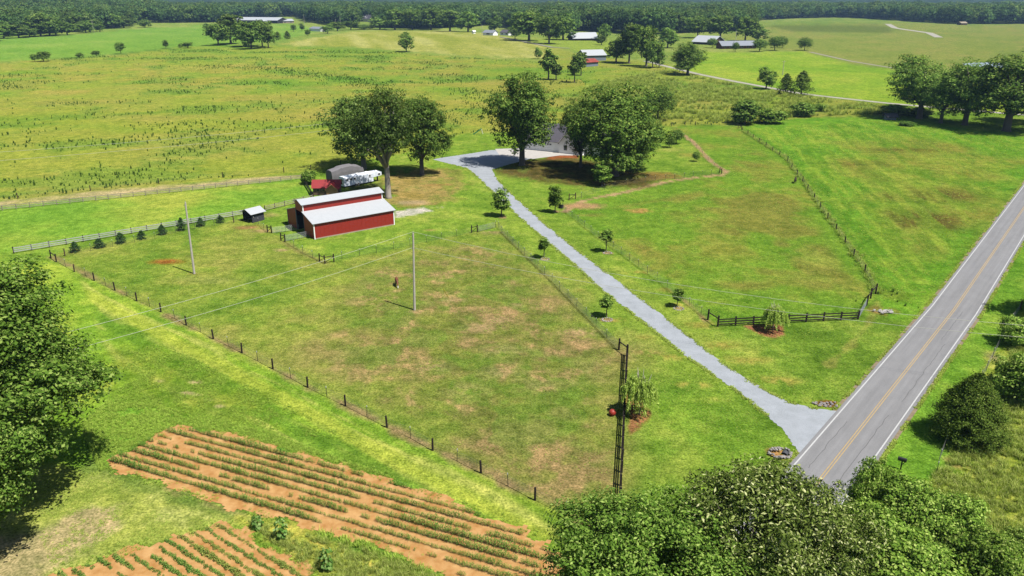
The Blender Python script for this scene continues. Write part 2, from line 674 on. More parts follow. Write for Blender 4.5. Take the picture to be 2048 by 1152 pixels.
    # lawns round the house and barn
    zone([(600, 352), (700, 325), (860, 296), (905, 270), (975, 264), (1110, 262), (1340, 252), (1385, 290), (1446, 345), (1350, 357), (1165, 392), (1125, 420), (1410, 640), (1700, 825), (1600, 920),
          (1250, 1030), (1252, 700), (1000, 462), (940, 460), (670, 520), (560, 480), (600, 400)],
         mix3((92, 150, 34), (118, 170, 44), (150, 182, 66), st(0.5 * n1 + 0.5 * n2)), 0.8, 0.6)
    # back strip between the two rail fences and the boundary, inner paddock
    zone([(-200, 425), (0, 405), (600, 350), (620, 362), (640, 400), (480, 425), (30, 500), (-200, 545)],
         mix3((86, 160, 36), (112, 176, 44), (160, 186, 66), st(0.55 * n2 + 0.45 * n5)), 0.8, 0.5)
    zone([(-200, 430), (0, 413), (300, 384), (600, 356), (606, 348), (300, 374), (0, 402)], mix3((168, 172, 92), (200, 184, 128), (214, 194, 146), st(n2)), 0.8, 0.6, .95)
    # paddock (left pasture) and centre pasture
    zone([(105, 512), (140, 500), (470, 440), (520, 440), (545, 464), (640, 520), (668, 523), (940, 465), (1003, 462), (1238, 700), (1252, 712), (1245, 1100), (1180, 1052), (700, 815), (300, 620)],
         mix3((96, 148, 38), (126, 162, 52), (158, 166, 78), st(0.4 * n1 + 0.6 * n2, .3, .68)), 0.5, 0.3)
    # olive-brown worn turf in the middle of it
    tw = st(0.5 * n1 + 0.3 * n2 + 0.2 * n4, 0.36, 0.62)
    zone([(930, 500), (1010, 500), (1100, 590), (1238, 720), (1244, 980), (1180, 1030), (960, 930), (760, 790), (690, 700), (760, 600)],
         mix3((124, 146, 58), (150, 146, 80), (176, 150, 102), tw), 9, 5, 0.95, n2)
    m = sdf(X, Y, W([(690, 520), (1000, 470), (1238, 715), (1244, 1010), (1170, 1030), (620, 760)]))
    m = sstep(0, 6, m)
    put(m * sstep(0.55, 0.66, n1 * 0.7 + n4 * 0.3), A(202, 172, 116)[None, :], 0.72)
    put(m * sstep(0.54, 0.62, fbm(X, Y, 6, 3, 55)), A(92, 146, 40)[None, :], 0.65)
    put(m * sstep(0.60, 0.70, n4), A(100, 122, 46)[None, :], 0.4)
    for bx, by, rx, ry, k in ((960, 655, 3.2, 1.9, .8), (1000, 640, 2.6, 1.6, .7), (905, 600, 2.2, 1.0, .75), (1160, 665, 3.4, 1.6, .75), (1050, 610, 3, 1.3, .5), (1000, 745, 2.8, 1.8, .5), (860, 735, 3, 2, .5),
                           (975, 538, 3, 1.3, .6), (1010, 700, 4, 2, .35), (830, 623, 1.3, .7, .8), (980, 465, 2.6, 1.6, .8), (1080, 770, 3, 2, .35), (930, 780, 3, 2, .3)):
        blob(bx, by, rx, ry, (208, 176, 128), k, 0.44)
    # small paddock patches
    blob(339, 523, 3.0, 1.6, (178, 120, 62), .95)
    blob(338, 524, 1.8, .9, (166, 98, 46), .7)
    blob(495, 455, 3.6, 1.6, (178, 132, 92), .9)
    blob(520, 462, 3.2, 1.2, (196, 160, 118), .8)
    blob(562, 500, 1.5, .7, (206, 168, 132), .9)
    blob(392, 548, 1.2, .6, (190, 160, 100), .8)
    blob(575, 512, 5, 3.6, (132, 152, 62), .7)
    blob(540, 430, 3, 2, (190, 170, 110), .6)
    blob(420, 560, 7, 2.2, (150, 160, 86), .5)
    # bare line under the side fence
    line([(105, 515), (230, 582), (372, 652), (546, 740), (774, 856), (962, 948), (1180, 1056)], 1.3, (176, 148, 106), .6, .7, .8)
    line([(566, 484), (600, 505), (650, 526)], 1.0, (150, 130, 88), .5, .4, .6)
    line([(1003, 464), (1104, 566), (1172, 636), (1238, 702)], 0.8, (120, 132, 70), .5, .4, .6)

    # mown verge and hay stripes left of the side fence
    zone([(60, 520), (105, 520), (1180, 1062), (1080, 1095), (700, 880), (330, 850), (200, 940), (-200, 1000), (-200, 560)],
         mix3((96, 160, 30), (120, 178, 36), (160, 196, 58), st(0.45 * n1 + 0.55 * n2)), 0.8, 0.6)
    a, b = P(160, 560), P(1130, 1062)
    u = Vector((b.x - a.x, b.y - a.y)).normalized()
    off = (X - a.x) * u.y - (Y - a.y) * u.x        # metres right of the fence line
    along = (X - a.x) * u.x + (Y - a.y) * u.y
    mk = sdf(X, Y, W([(95, 520), (1175, 1060), (1085, 1085), (700, 905), (330, 858), (210, 700), (160, 560)]))
    mk = sstep(-0.5, 1, mk)
    s1 = 0.5 + 0.5 * np.sin(off * 2.1 + 0.9 * (n2 - 0.5) * 6 + 0.3)
    put(mk * s1 * sstep(0.38, 0.6, fbm(along * 0.3, off * 2.4, 3, 3, 61)), A(200, 208, 104)[None, :], 0.75)
    put(mk * (1 - s1) * sstep(0.45, 0.6, n1), A(82, 142, 26)[None, :], 0.6)
    offw = [(-2.2, 2.2, (168, 196, 62), .75), (-5.0, 2.6, (86, 150, 30), .7), (-9.2, 1.0, (196, 206, 104), .5)]
    for o_, w_, c_, k_ in offw:
        put(mk * (1 - sstep(w_ / 2 - .6, w_ / 2 + .6, np.abs(off + 0.0 + o_ * -1 * -1 - 0) + (n1 - .5) * 1.6)), A(*c_)[None, :], k_)
    zone([(230, 700), (330, 690), (560, 800), (480, 850), (300, 850), (215, 800)], mix3((88, 140, 26), (104, 152, 30), (130, 160, 46), st(n1)), 2.5, 1.5, .8)
    for bx, by in ((392, 764), (318, 762), (414, 800), (376, 786), (395, 790), (440, 812)):
        blob(bx, by, .8, .4, (214, 190, 140), .8)
    zone([(215, 790), (330, 820), (540, 870), (760, 950), (1080, 1090), (1080, 1100), (700, 955), (330, 866), (200, 930), (160, 900)],
         mix3((74, 150, 26), (96, 170, 34), (126, 186, 48), st(n1)), 1.2, 1.2, .9)
    # mown triangle between the plots, bare patch under the left tree
    zone([(-300, 1300), (-300, 900), (190, 935), (210, 945), (330, 980), (480, 1040), (100, 1152), (0, 1300)],
         mix3((136, 168, 60), (160, 182, 78), (186, 196, 106), st(0.6 * n1 + 0.4 * n4)), .8, .6)
    line([(190, 935), (330, 985), (480, 1035), (640, 1075), (800, 1125)], 1.7, (110, 150, 60), .7, .9, .8)
    line([(330, 975), (420, 1010), (500, 1035)], 0.9, (168, 140, 100), .4, .8, .7, .48)
    zone([(-200, 1300), (-200, 1080), (60, 1060), (170, 1010), (240, 1010), (235, 1060), (160, 1100), (90, 1140), (20, 1300)], (196, 176, 130), 1.2, 1.4, .85)
    # green and yellow weeds between the two plots (right part)
    zone([(480, 1035), (560, 1050), (700, 1085), (930, 1160), (1000, 1300), (600, 1300), (640, 1160), (560, 1090), (500, 1062)],
         mix3((120, 160, 50), (170, 184, 70), (210, 196, 96), st(0.6 * n1 + 0.4 * n4)), .8, .8)
    line([(650, 1072), (780, 1110), (920, 1165)], 1.6, (84, 150, 44), .6, .8, .9)

    # verges along the driveway
    line([(1010, 400), (1110, 480), (1200, 552), (1300, 635), (1440, 740)], 9, (128, 172, 48), 2, 1.5, .5)
    for bx, by, rx, ry in ((1390, 770, 2.4, .9), (1340, 715, 3, .9), (1290, 675, 1.6, 1.0), (1275, 545, 3, 1), (1340, 580, 2.6, 1.2), (1400, 650, 3, 1.4), (1440, 690, 3.6, 1.4), (1500, 720, 3.4, 1.3),
                           (1560, 760, 3, 1.2), (1430, 800, 2, .8), (1225, 640, 2, .8), (1160, 580, 1.2, .5), (1130, 555, .9, .4), (1360, 610, 2.2, 1)):
        blob(bx, by, rx, ry, (206, 186, 96), .75, .40)
    blob(1290, 705, 2.6, 1.1, (206, 178, 110), .8, .42)
    line([(1345, 560), (1410, 640)], 1.3, (200, 166, 116), .4, .6, .8)
    line([(1660, 730), (1720, 670), (1765, 600)], .8, (168, 168, 84), .5, .6, .6)
    # corner lawn, greener
    zone([(1260, 860), (1330, 770), (1440, 800), (1540, 860), (1580, 900), (1540, 970), (1250, 1060)], mix3((92, 156, 30), (108, 168, 38), (140, 182, 56), st(.5 * n1 + .5 * n2)), 2.5, 1.5, .85)

    # right pasture inside the fence
    zone([(1130, 422), (1170, 396), (1250, 386), (1445, 350), (1385, 282), (1345, 254), (1478, 254), (1575, 322), (1655, 440), (1750, 590), (1730, 622), (1420, 640)],
         mix3((90, 156, 30), (110, 166, 38), (146, 160, 62), st(.45 * n2 + .3 * n1 + .25 * n5, .34, .66)), .6, .4)
    m = sstep(0, 4, sdf(X, Y, W([(1150, 425), (1440, 370), (1480, 262), (1570, 330), (1740, 590), (1420, 625)])))
    put(m * sstep(.54, .66, fbm(X, Y, 20, 4, 71)), A(160, 140, 76)[None, :], .6)
    put(m * sstep(.56, .66, n4 * .5 + n1 * .5), A(84, 138, 30)[None, :], .45)
    for bx, by, rx, ry, c_, k in ((1490, 570, 6, 2.6, (172, 138, 84), .5), (1560, 545, 5, 2, (150, 136, 70), .4), (1420, 418, 4, 1.6, (172, 140, 88), .6), (1395, 390, 6, 1.6, (150, 150, 66), .4), (1640, 520, 3, 4, (160, 186, 70), .6),
                                  (1380, 310, 4, 4, (190, 160, 90), .5), (1600, 560, 4, 3, (150, 150, 70), .5), (1450, 500, 6, 3, (136, 150, 54), .5)):
        blob(bx, by, rx, ry, c_, k, 0, n2)
    blob(1278, 421, 3.3, 2.0, (206, 172, 96), .95, 0, None, .35)
    blob(1280, 423, 1.5, .7, (176, 122, 76), .7)
    # bare path along the yard fence
    line([(1128, 424), (1160, 404), (1200, 394), (1250, 384), (1330, 364), (1400, 354), (1445, 350), (1452, 343), (1425, 325), (1385, 283), (1370, 272)], 1.5, (206, 170, 128), .4, .5, .95)
    blob(1165, 412, 5.5, 3.2, (200, 160, 116), .9, 0, None, .5)
    blob(1180, 430, 3.4, 1.4, (172, 130, 90), .7)
    blob(1310, 352, 7, 5.5, (164, 128, 74), .85, 0, None, .5)
    blob(1340, 300, 5, 4, (196, 190, 104), .5)
    # leaf litter and shade-worn soil under the yard trees
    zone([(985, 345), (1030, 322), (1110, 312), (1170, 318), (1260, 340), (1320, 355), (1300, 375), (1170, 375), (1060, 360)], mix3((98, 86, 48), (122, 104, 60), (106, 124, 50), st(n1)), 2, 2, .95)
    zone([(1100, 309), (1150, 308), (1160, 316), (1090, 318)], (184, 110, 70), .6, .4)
    zone([(760, 350), (860, 335), (915, 340), (935, 372), (880, 412), (790, 420), (770, 395)], mix3((178, 150, 84), (196, 164, 104), (130, 150, 60), st(.6 * n1 + .4 * n2, .3, .7)), 2, 2.5, .85)
    blob(880, 370, 4, 1.2, (196, 140, 92), .6)
    blob(830, 405, 4.4, 2.4, (204, 180, 138), .8)
    zone([(790, 422), (850, 414), (866, 422), (800, 434), (790, 436)], (232, 224, 208), .5, .5)
    blob(882, 414, 2.2, .7, (226, 216, 196), .9, .46)
    blob(862, 401, 1.6, .6, (214, 190, 150), .8, .46)
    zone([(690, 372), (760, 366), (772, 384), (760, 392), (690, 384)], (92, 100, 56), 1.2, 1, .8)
    blob(870, 495, 2, .8, (196, 170, 110), .5)
    blob(862, 460, 1.6, .6, (200, 160, 110), .6)
    blob(1290, 840, 2.0, 1.4, (150, 108, 66), .0)

    # diagonal field right of the pasture
    zone([(1486, 254), (1600, 236), (1790, 236), (1960, 262), (2048, 272), (2400, 300), (2400, 340), (2048, 352), (1980, 430), (1830, 640), (1770, 640), (1752, 590), (1660, 440), (1580, 325)],
         mix3((74, 156, 22), (100, 174, 30), (140, 186, 52), st(.5 * n1 + .5 * n2)), .8, .6)
    tanf = mix3((116, 164, 40), (146, 162, 60), (160, 152, 70), st(.5 * n2 + .3 * n1 + .2 * n5, .34, .64))
    zone([(1690, 290), (1760, 272), (1900, 285), (2030, 320), (1990, 400), (1900, 480), (1850, 520), (1780, 470), (1720, 380)], tanf, 9, 7, .8, n2)
    for bx, by, rx, ry, k in ((1720, 328, 10, 5, .55), (1860, 435, 10, 9, .6), (1900, 390, 9, 8, .5), (1780, 300, 8, 4, .4), (1840, 300, 8, 4, .35), (1800, 395, 9, 5, .4), (1830, 450, 8, 3, .5)):
        blob(bx, by, rx, ry, (118, 94, 56), min(1, k * 1.5), 0, n2)
    a, b = P(1560, 300), P(1790, 600)
    u2 = Vector((b.x - a.x, b.y - a.y)).normalized()
    o2 = (X - a.x) * u2.y - (Y - a.y) * u2.x
    al2 = (X - a.x) * u2.x + (Y - a.y) * u2.y
    m = sstep(0, 3, sdf(X, Y, W([(1500, 256), (1780, 240), (2040, 275), (1990, 410), (1800, 620), (1760, 590), (1580, 325)])))
    put(m * sstep(.5, .62, fbm(al2 * .3, o2 * 2.6, 5, 3, 81)), A(150, 190, 52)[None, :], .5)
    put(m * sstep(.52, .64, fbm(al2 * .3 + 40, o2 * 2.6, 5, 3, 82)), A(70, 140, 20)[None, :], .5)
    line([(1490, 258), (1560, 300), (1640, 380), (1720, 500), (1770, 590)], 3.4, (64, 140, 20), 1.4, 1, .55)
    blob(1785, 590, 3, 3, (112, 150, 40), .8)
    blob(1768, 622, 2.6, 1.6, (176, 130, 84), .8, .4)
    # verge right of the road, rough growth beyond it
    zone([(2048, 480), (1960, 620), (1800, 850), (1740, 940), (1700, 1100), (1850, 1100), (1905, 920), (1990, 720), (2040, 610), (2120, 560)],
         mix3((84, 160, 28), (106, 176, 38), (136, 186, 54), st(.5 * n1 + .5 * n2)), .7, .5)
    zone([(2060, 600), (2000, 700), (1935, 860), (1880, 935), (1820, 1000), (1760, 1300), (2400, 1300), (2400, 560)],
         mix3((96, 150, 24), (146, 180, 48), (190, 200, 88), st(.5 * n1 + .5 * n4, .3, .7)), .8, 1.2)
    blob(1915, 925, 1.6, 1.2, (196, 160, 110), .8, .42)
    blob(1900, 960, 1.4, 1.0, (196, 160, 110), .7, .42)
    blob(1988, 715, 1.3, 2.2, (206, 180, 140), .85)
    # mulch beds under the young trees and the willows
    for bx, by in ((1092, 518), (1216, 506), (1212, 640), (1358, 616), (1005, 434), (1112, 424)):
        blob(bx, by, .95, .75, (206, 160, 128), .85, 0, None, .4)
    zone([(1490, 652), (1540, 650), (1568, 650), (1566, 668), (1545, 675), (1520, 668)], (190, 130, 94), .3, .3)
    zone([(1258, 790), (1275, 790), (1308, 828), (1285, 850), (1258, 875)], (178, 128, 84), .3, .4)
    blob(1560, 908, 1.7, 1.3, (200, 150, 96), .9, 0, None, .4)
    blob(1654, 808, 1.9, .9, (150, 96, 62), .9, 0, None, .4)
    # dark line of taller growth on field margins
    line([(-100, 130), (100, 119), (240, 109), (330, 97)], 9, (84, 132, 44), 3, 3, .7)
    line([(560, 92), (720, 98), (900, 112), (1070, 124)], 8, (112, 156, 50), 3, 3, .7)
    line([(540, 140), (620, 146), (700, 162), (760, 166), (900, 128), (1000, 122)], 9, (96, 160, 40), 4, 4, .5)
    gdom = np.clip((C[:, 1] - C[:, 0]) / (C[:, 1] + 1e-6) * 3, 0, 1)
    near = 1 - .4 * sstep(300, 420, Y)
    C[:, 0] += .23 * C[:, 1] * gdom * near
    C[:, 1] += .08 * C[:, 1] * gdom
    C[:, 2] += .055 * C[:, 1] * gdom
    ca = me.color_attributes.new("Col", 'FLOAT_COLOR', 'POINT')
    ca.data.foreach_set("color", np.concatenate([np.clip(C, 0.004, 0.9), np.ones((len(C), 1))], 1).astype(np.float32).ravel())
    me.materials.append(groundmat("turf"))
    return obj("ground", me, kind="structure")


ground = build_ground()

# ------------------------------------------------------------------ road, driveway, tracks, pond
def asphalt_mat():
    m, nt, out = newmat("asphalt")
    b = nt.nodes.new("ShaderNodeBsdfPrincipled")
    b.inputs["Roughness"].default_value = .9
    b.inputs["Specular IOR Level"].default_value = .2
    col = None
    for sc, rot, stz, amp in ((1.0, R(50.8), (22, .75, 1), .10), (1.0, R(50.8), (2.5, 1.6, 1), .05), (1.0, 0, (.16, .16, 1), .07)):
        n = noise_node(nt, sc, 4, .6, stretch=stz)
        mp = n.inputs["Vector"].links[0].from_node
        mp.vector_type = 'TEXTURE'
        mp.inputs["Rotation"].default_value = (0, 0, rot)
        r = ramp(nt, n.outputs["Fac"], [(.34, (1 - amp,) * 3), (.66, (1 + amp,) * 3)])
        if col is None:
            mu = nt.nodes.new("ShaderNodeMixRGB")
            mu.inputs[1].default_value = (*S(168, 167, 168), 1)
        else:
            mu = nt.nodes.new("ShaderNodeMixRGB")
            nt.links.new(col, mu.inputs[1])
        mu.blend_type = 'MULTIPLY'
        mu.inputs[0].default_value = 1.0
        nt.links.new(r.outputs[0], mu.inputs[2])
        col = mu.outputs[0]
    nt.links.new(col, b.inputs["Base Color"])
    nt.links.new(b.outputs[0], out.inputs[0])
    return m


M_asphalt = asphalt_mat()
M_white = surf("road_paint_white", S(238, 238, 236), .7, .12, 6)
M_yellow = surf("road_paint_yellow", S(222, 190, 130), .7, .14, 6)
M_gravel = surf("gravel", S(193, 200, 210), .95, .10, 13.0, bump=.4, bscale=30, c2=S(204, 210, 217))
_nt = M_gravel.node_tree
_b = next(n for n in _nt.nodes if n.type == 'BSDF_PRINCIPLED')
_src = _b.inputs["Base Color"].links[0].from_socket
_n = noise_node(_nt, .45, 5, .65)
_r = ramp(_nt, _n.outputs["Fac"], [(.32, (.86, .86, .84)), (.68, (1.10, 1.09, 1.08))])
_mu = _nt.nodes.new("ShaderNodeMixRGB")
_mu.blend_type = 'MULTIPLY'
_mu.inputs[0].default_value = 1.0
_nt.links.new(_src, _mu.inputs[1])
_nt.links.new(_r.outputs[0], _mu.inputs[2])
_nt.links.new(_mu.outputs[0], _b.inputs["Base Color"])
M_concrete = surf("concrete", S(232, 226, 218), .85, .08, .6)
M_lane = surf("pale_lane", S(206, 200, 182), .9, .14, .3)
M_track = surf("grey_track", S(176, 172, 150), .9, .14, .3)
M_soil = surf("orange_soil", S(220, 154, 78), .95, .12, .7, bump=.3, bscale=6, c2=S(240, 190, 124))
M_water = surf("pond_water", (0.30, 0.34, 0.40), .12, .05, .05, spec=.6)

ra, rb, rc = P(1648, 950), P(1908, 620), P(2048, 415.5)
d0 = (rb - ra).normalized()
road_c = [ra - d0 * 140, ra - d0 * 30, ra, ra.lerp(rb, .5), rb, rc, rc + (rc - rb).normalized() * 120, rc + (rc - rb).normalized() * 300]
M_shoulder = surf("sandy_shoulder", S(168, 150, 118), .95, .25, 1.5, bump=.5, bscale=12)
ribbon("road_shoulder", road_c, 7.7, 0.018, M_shoulder)
road = ribbon("road", road_c, 6.9, 0.035, M_asphalt)


def offset(line, o):
    out = []
    for i, p in enumerate(line):
        d = (line[min(i + 1, len(line) - 1)] - line[max(i - 1, 0)]).normalized()
        out.append(p + Vector((-d.y, d.x, 0)) * o)
    return out


for o_ in (3.02, -3.02):
    ribbon("edge_line", offset(road_c, o_), .15, .043, M_white, parent=road)
for o_ in (.13, -.13):
    ribbon("centre_line", offset(road_c, o_), .11, .043, M_yellow, parent=road)

M_tar = surf("tar_seam", S(120, 118, 118), .8, .15, 3)
rr_ = random.Random(12)
for o_, i0, i1 in ((-1.55, .02, .40), (-1.9, .46, .78), (1.7, .15, .33), (-1.2, .8, 1.0)):
    a_, b_ = ra - d0 * 10, rb
    nn_ = Vector((-d0.y, d0.x, 0))
    ribbon("crack", [a_.lerp(b_, i0 + (i1 - i0) * k / 18) + nn_ * (o_ + rr_.uniform(-.09, .09)) for k in range(19)], .06, .041, M_tar, parent=road)

drive = [(866, 319), (880, 316), (935, 308), (985, 300), (1062, 305), (1060, 318), (1010, 331), (984, 339), (990, 352), (1005, 370), (1029, 394), (1094, 452), (1178, 519), (1233, 560), (1317, 624), (1362, 660), (1450, 730),
         (1525, 777), (1581, 806), (1634, 818), (1702, 826), (1694, 846), (1662, 888), (1620, 926), (1597, 904), (1581, 883), (1567, 861), (1535, 832), (1500, 803), (1450, 765), (1375, 715), (1300, 655), (1261, 624), (1200, 577),
         (1150, 530), (1100, 488), (1019, 416), (1000, 397), (975, 374), (955, 353), (932, 336), (905, 329)]
sheet("driveway", [P(*p) for p in drive], .02, M_gravel, .16, .35, 3)
sheet("concrete_apron", [P(*p) for p in [(990, 298), (1056, 296), (1120, 302), (1168, 306), (1170, 311), (1120, 311), (1066, 318), (1000, 312)]], .032, M_concrete)
ribbon("lane", [P(*p) for p in [(1290, 122), (1330, 132), (1400, 149), (1470, 163), (1530, 174), (1600, 187), (1650, 193), (1770, 206), (1870, 215), (1990, 225), (2120, 236)]], 4.2, .05, M_lane)
ribbon("lane", [P(*p) for p in [(1620, 104), (1660, 113), (1700, 122), (1760, 132), (1800, 138), (1850, 146)]], 3.4, .06, M_track)
ribbon("lane", [P(*p) for p in [(1775, 48), (1790, 56), (1830, 62), (1858, 66), (1878, 75)]], 9, .15, M_lane)
ribbon("lane", [P(*p) for p in [(1000, 74), (1030, 80), (1060, 86), (1105, 95), (1140, 97)]], 5, .25, M_track)
sheet("pond", [P(*p) for p in [(1925, 127), (1960, 125), (2048, 126), (2140, 128), (2140, 140), (2048, 140), (2000, 138), (1960, 134), (1930, 131)]], .05, M_water, .8, 4, 5)
# ================================================================== VEGETATION PROTOTYPES
L_dark = leafmat("leaves_dark", [(0, (0.032, 0.061, 0.013)), (0.45, (0.071, 0.129, 0.022)), (0.8, (0.125, 0.192, 0.033)), (1, (0.214, 0.276, 0.062))], .22)
L_mid = leafmat("leaves_mid", [(0, (0.045, 0.090, 0.015)), (0.45, (0.097, 0.172, 0.030)), (0.8, (0.152, 0.238, 0.044)), (1, (0.241, 0.319, 0.078))], .25)
L_lush = leafmat("leaves_lush", [(0, (0.027, 0.055, 0.008)), (0.4, (0.075, 0.141, 0.019)), (0.75, (0.132, 0.209, 0.033)), (1, (0.251, 0.323, 0.084))], .28, .0)
L_olive = leafmat("leaves_olive", [(0, (.028, .046, .008)), (.45, (.078, .115, .020)), (.78, (.145, .19, .040)), (.9, (.28, .31, .11)), (1, (.48, .49, .25))], .16, .0)
L_grey = leafmat("leaves_greygreen", [(0, (.036, .066, .012)), (.5, (.076, .126, .023)), (.85, (.120, .176, .038)), (1, (.20, .245, .085))], .22)
L_cedar = leafmat("leaves_cedar", [(0, (.028, .050, .008)), (.5, (.062, .100, .015)), (.85, (.10, .145, .024)), (1, (.15, .185, .045))], .10, .0)
L_forest = leafmat("leaves_forest", [(0, (0.030, 0.067, 0.015)), (0.5, (0.053, 0.101, 0.024)), (0.85, (0.076, 0.132, 0.034)), (1, (0.112, 0.162, 0.051))], .2, .0, .45)
L_spruce = leafmat("leaves_spruce", [(0, (.012, .030, .010)), (.6, (.024, .052, .016)), (1, (.045, .08, .028))], .08, .0)
L_willow = leafmat("leaves_willow", [(0, (0.198, 0.297, 0.050)), (0.5, (0.308, 0.407, 0.077)), (1, (0.440, 0.528, 0.143))], .35, .0)
L_weed = leafmat("leaves_weed", [(0, (.05, .11, .015)), (.5, (.085, .16, .024)), (1, (.14, .20, .05))], .3, .0, .35)
L_grass = leafmat("leaves_grass", [(0, (.15, .25, .03)), (.5, (.25, .37, .05)), (1, (.40, .47, .10))], .35, .0, .3)
L_ygrass = leafmat("leaves_yellow_grass", [(0, (.13, .20, .025)), (.5, (.24, .29, .055)), (1, (.40, .42, .14))], .35, .0, .3)
L_corn = leafmat("leaves_corn", [(0, (0.060, 0.144, 0.024)), (0.5, (0.108, 0.216, 0.036)), (1, (0.240, 0.324, 0.072))], .3, .0, .2)
L_bean = leafmat("leaves_bean", [(0, (0.057, 0.138, 0.023)), (0.5, (0.103, 0.196, 0.034)), (1, (0.230, 0.299, 0.069))], .3, .0, .3)
L_beany = leafmat("leaves_pale_bean", [(0, (.10, .16, .03)), (.5, (.18, .23, .045)), (1, (.32, .33, .09))], .3, .0, .2)
L_sun = leafmat("leaves_sunflower", [(0, (.04, .10, .015)), (.5, (.08, .17, .03)), (1, (.22, .31, .10))], .25, .0, .1)
M_bark = surf("bark", (.10, .082, .066), .95, .35, 3.0, bump=1, bscale=8, stretch=(2, 2, .5))
M_bark_pale = surf("pale_bark", (.21, .185, .155), .95, .3, 3.0, bump=1, bscale=8, stretch=(2, 2, .5))


def unit(rng, n):
    v = rng.normal(size=(n, 3))
    return v / np.linalg.norm(v, axis=1)[:, None]


def kites(C, N, l, w, rng, tdir=None, fold=0.0):
    """Leaf-shaped quads at C with normals N; tdir biases the long axis."""
    n = len(C)
    N = N / np.linalg.norm(N, axis=1)[:, None]
    T = unit(rng, n) if tdir is None else tdir + unit(rng, n) * 0.35
    T = T - N * (T * N).sum(1)[:, None]
    T /= np.linalg.norm(T, axis=1)[:, None] + 1e-9
    B = np.cross(N, T)
    l = np.broadcast_to(l, (n,))[:, None]
    w = np.broadcast_to(w, (n,))[:, None]
    V = np.stack([C - T * l * .5, C + B * w * .5 + T * l * .08, C + T * l * .5 - N * l * fold, C - B * w * .5 + T * l * .08], 1)
    return V.reshape(-1, 3)


def crown(rng, lobes, n, leaf, sub=14, subr=0.42, low=0.25, ratio=.62, jitter=.8, inner=.12):
    """Foliage mass: lobes (cx,cy,cz,rx,ry,rz) -> twig clusters -> leaves."""
    lobes = np.asarray(lobes, float)
    area = (lobes[:, 3] * lobes[:, 4] + lobes[:, 4] * lobes[:, 5] + lobes[:, 3] * lobes[:, 5])
    subc, subn, subrad = [], [], []
    for L, a in zip(lobes, area):
        k = max(4, int(sub * a / area.mean()))
        d = unit(rng, k * 3)
        d = d[(d[:, 2] > -1 + low * 2 * rng.random(len(d)))][:k]
        subc.append(L[:3] + d * L[3:] * (.72 + .38 * rng.random((len(d), 1))))
        subn.append(d)
        subrad.append(np.full(len(d), L[3:].mean() * subr) * (.65 + .7 * rng.random(len(d))))
    subc, subn, subrad = np.concatenate(subc), np.concatenate(subn), np.concatenate(subrad)
    p = subrad ** 2
    idx = rng.choice(len(subc), n, p=p / p.sum())
    u = unit(rng, n)
    u[:, 2] = np.where(rng.random(n) < .6, np.abs(u[:, 2]), u[:, 2])
    r = rng.random(n) ** (1 / 2.2)
    C = subc[idx] + u * (subrad[idx] * r)[:, None] * np.array([1, 1, .75])
    N = u * .8 + subn[idx] * .6 + np.array([0, 0, .55]) + rng.normal(size=(n, 3)) * jitter * .5
    ni = int(n * inner)
    if ni:
        L = lobes[rng.integers(0, len(lobes), ni)]
        C[:ni] = L[:, :3] + unit(rng, ni) * L[:, 3:] * (rng.random((ni, 1)) * .75)
    l = leaf * (.65 + .7 * rng.random(n))
    return kites(C, N, l, l * ratio, rng, fold=.12)


def lobes_oak(rng, k, z0, z1, rad, lr, squash=.85, topbias=0.0):
    """Lobe centres filling an egg-shaped crown between z0 and z1."""
    zc, hz = (z0 + z1) / 2, (z1 - z0) / 2
    out = []
    for i in range(k):
        d = unit(rng, 1)[0]
        d[2] = d[2] * .9 + topbias
        q = .5 + .5 * rng.random()
        r = lr * (.7 + .6 * rng.random())
        c = np.array([0, 0, zc]) + d * np.array([max(rad - r, .01), max(rad - r, .01), max(hz - r * squash, .01)]) * q ** .5
        out.append((*c, r, r, r * squash))
    out.append((0, 0, zc, rad * .55, rad * .55, hz * .6))
    return np.array(out)


def trunk_mesh(rng, mat, h, r0, lobes, nl=9, split=.35, name="trunk", lean=0.0):
    mb = MB()
    zt_ = lobes[:, 2].max() * .8
    pts = [(0, 0, -.01 * h), (0, 0, .02 * h), (lean * .3, 0, .2 * h * 1), (lean, .01 * h, split * h), (lean * 1.2, 0, zt_)]
    mb.tube(pts, [r0 * 1.5, r0 * 1.08, r0 * .9, r0 * .75, r0 * .18], 8)
    top = Vector(pts[3])
    for i in rng.permutation(len(lobes))[:nl]:
        L = Vector(lobes[i][:3])
        s = Vector((lean, 0, h * (split * (.75 + .5 * rng.random()))))
        m = s.lerp(L, .5) + Vector((rng.normal() * .02 * h, rng.normal() * .02 * h, .03 * h))
        mb.tube([s, m, L], [r0 * .45, r0 * .3, r0 * .1], 5)
    return mb.mesh(name, mat, True)


def tree_proto(seed, n, leaf, mat, z0=.22, rad=.40, k=14, lr=.15, bark=None, sub=14, subr=.42, squash=.85, r0=.02, split=.3, top=.0, ratio=.62, nl=9, jitter=.8, inner=.12, lean=0.0, low=.25, shift=0.0):
    """Crown and trunk for a tree of height 1."""
    rng = np.random.default_rng(seed)
    lb = lobes_oak(rng, k, z0, 1.0, rad, lr, squash, top)
    lb[:, 0] += shift
    V = crown(rng, lb, n, leaf, sub, subr, low, ratio, jitter, inner)
    zmax = np.percentile(V[:, 2], 99.7)
    V = V / np.array([1, 1, zmax])
    lb[:, 2] /= zmax
    w = np.percentile(np.hypot(V[:, 0] - shift, V[:, 1]), 97)
    return quadmesh("crown", V, mat), trunk_mesh(rng, bark or M_bark, 1.0, r0, lb, nl, split, lean=lean), w


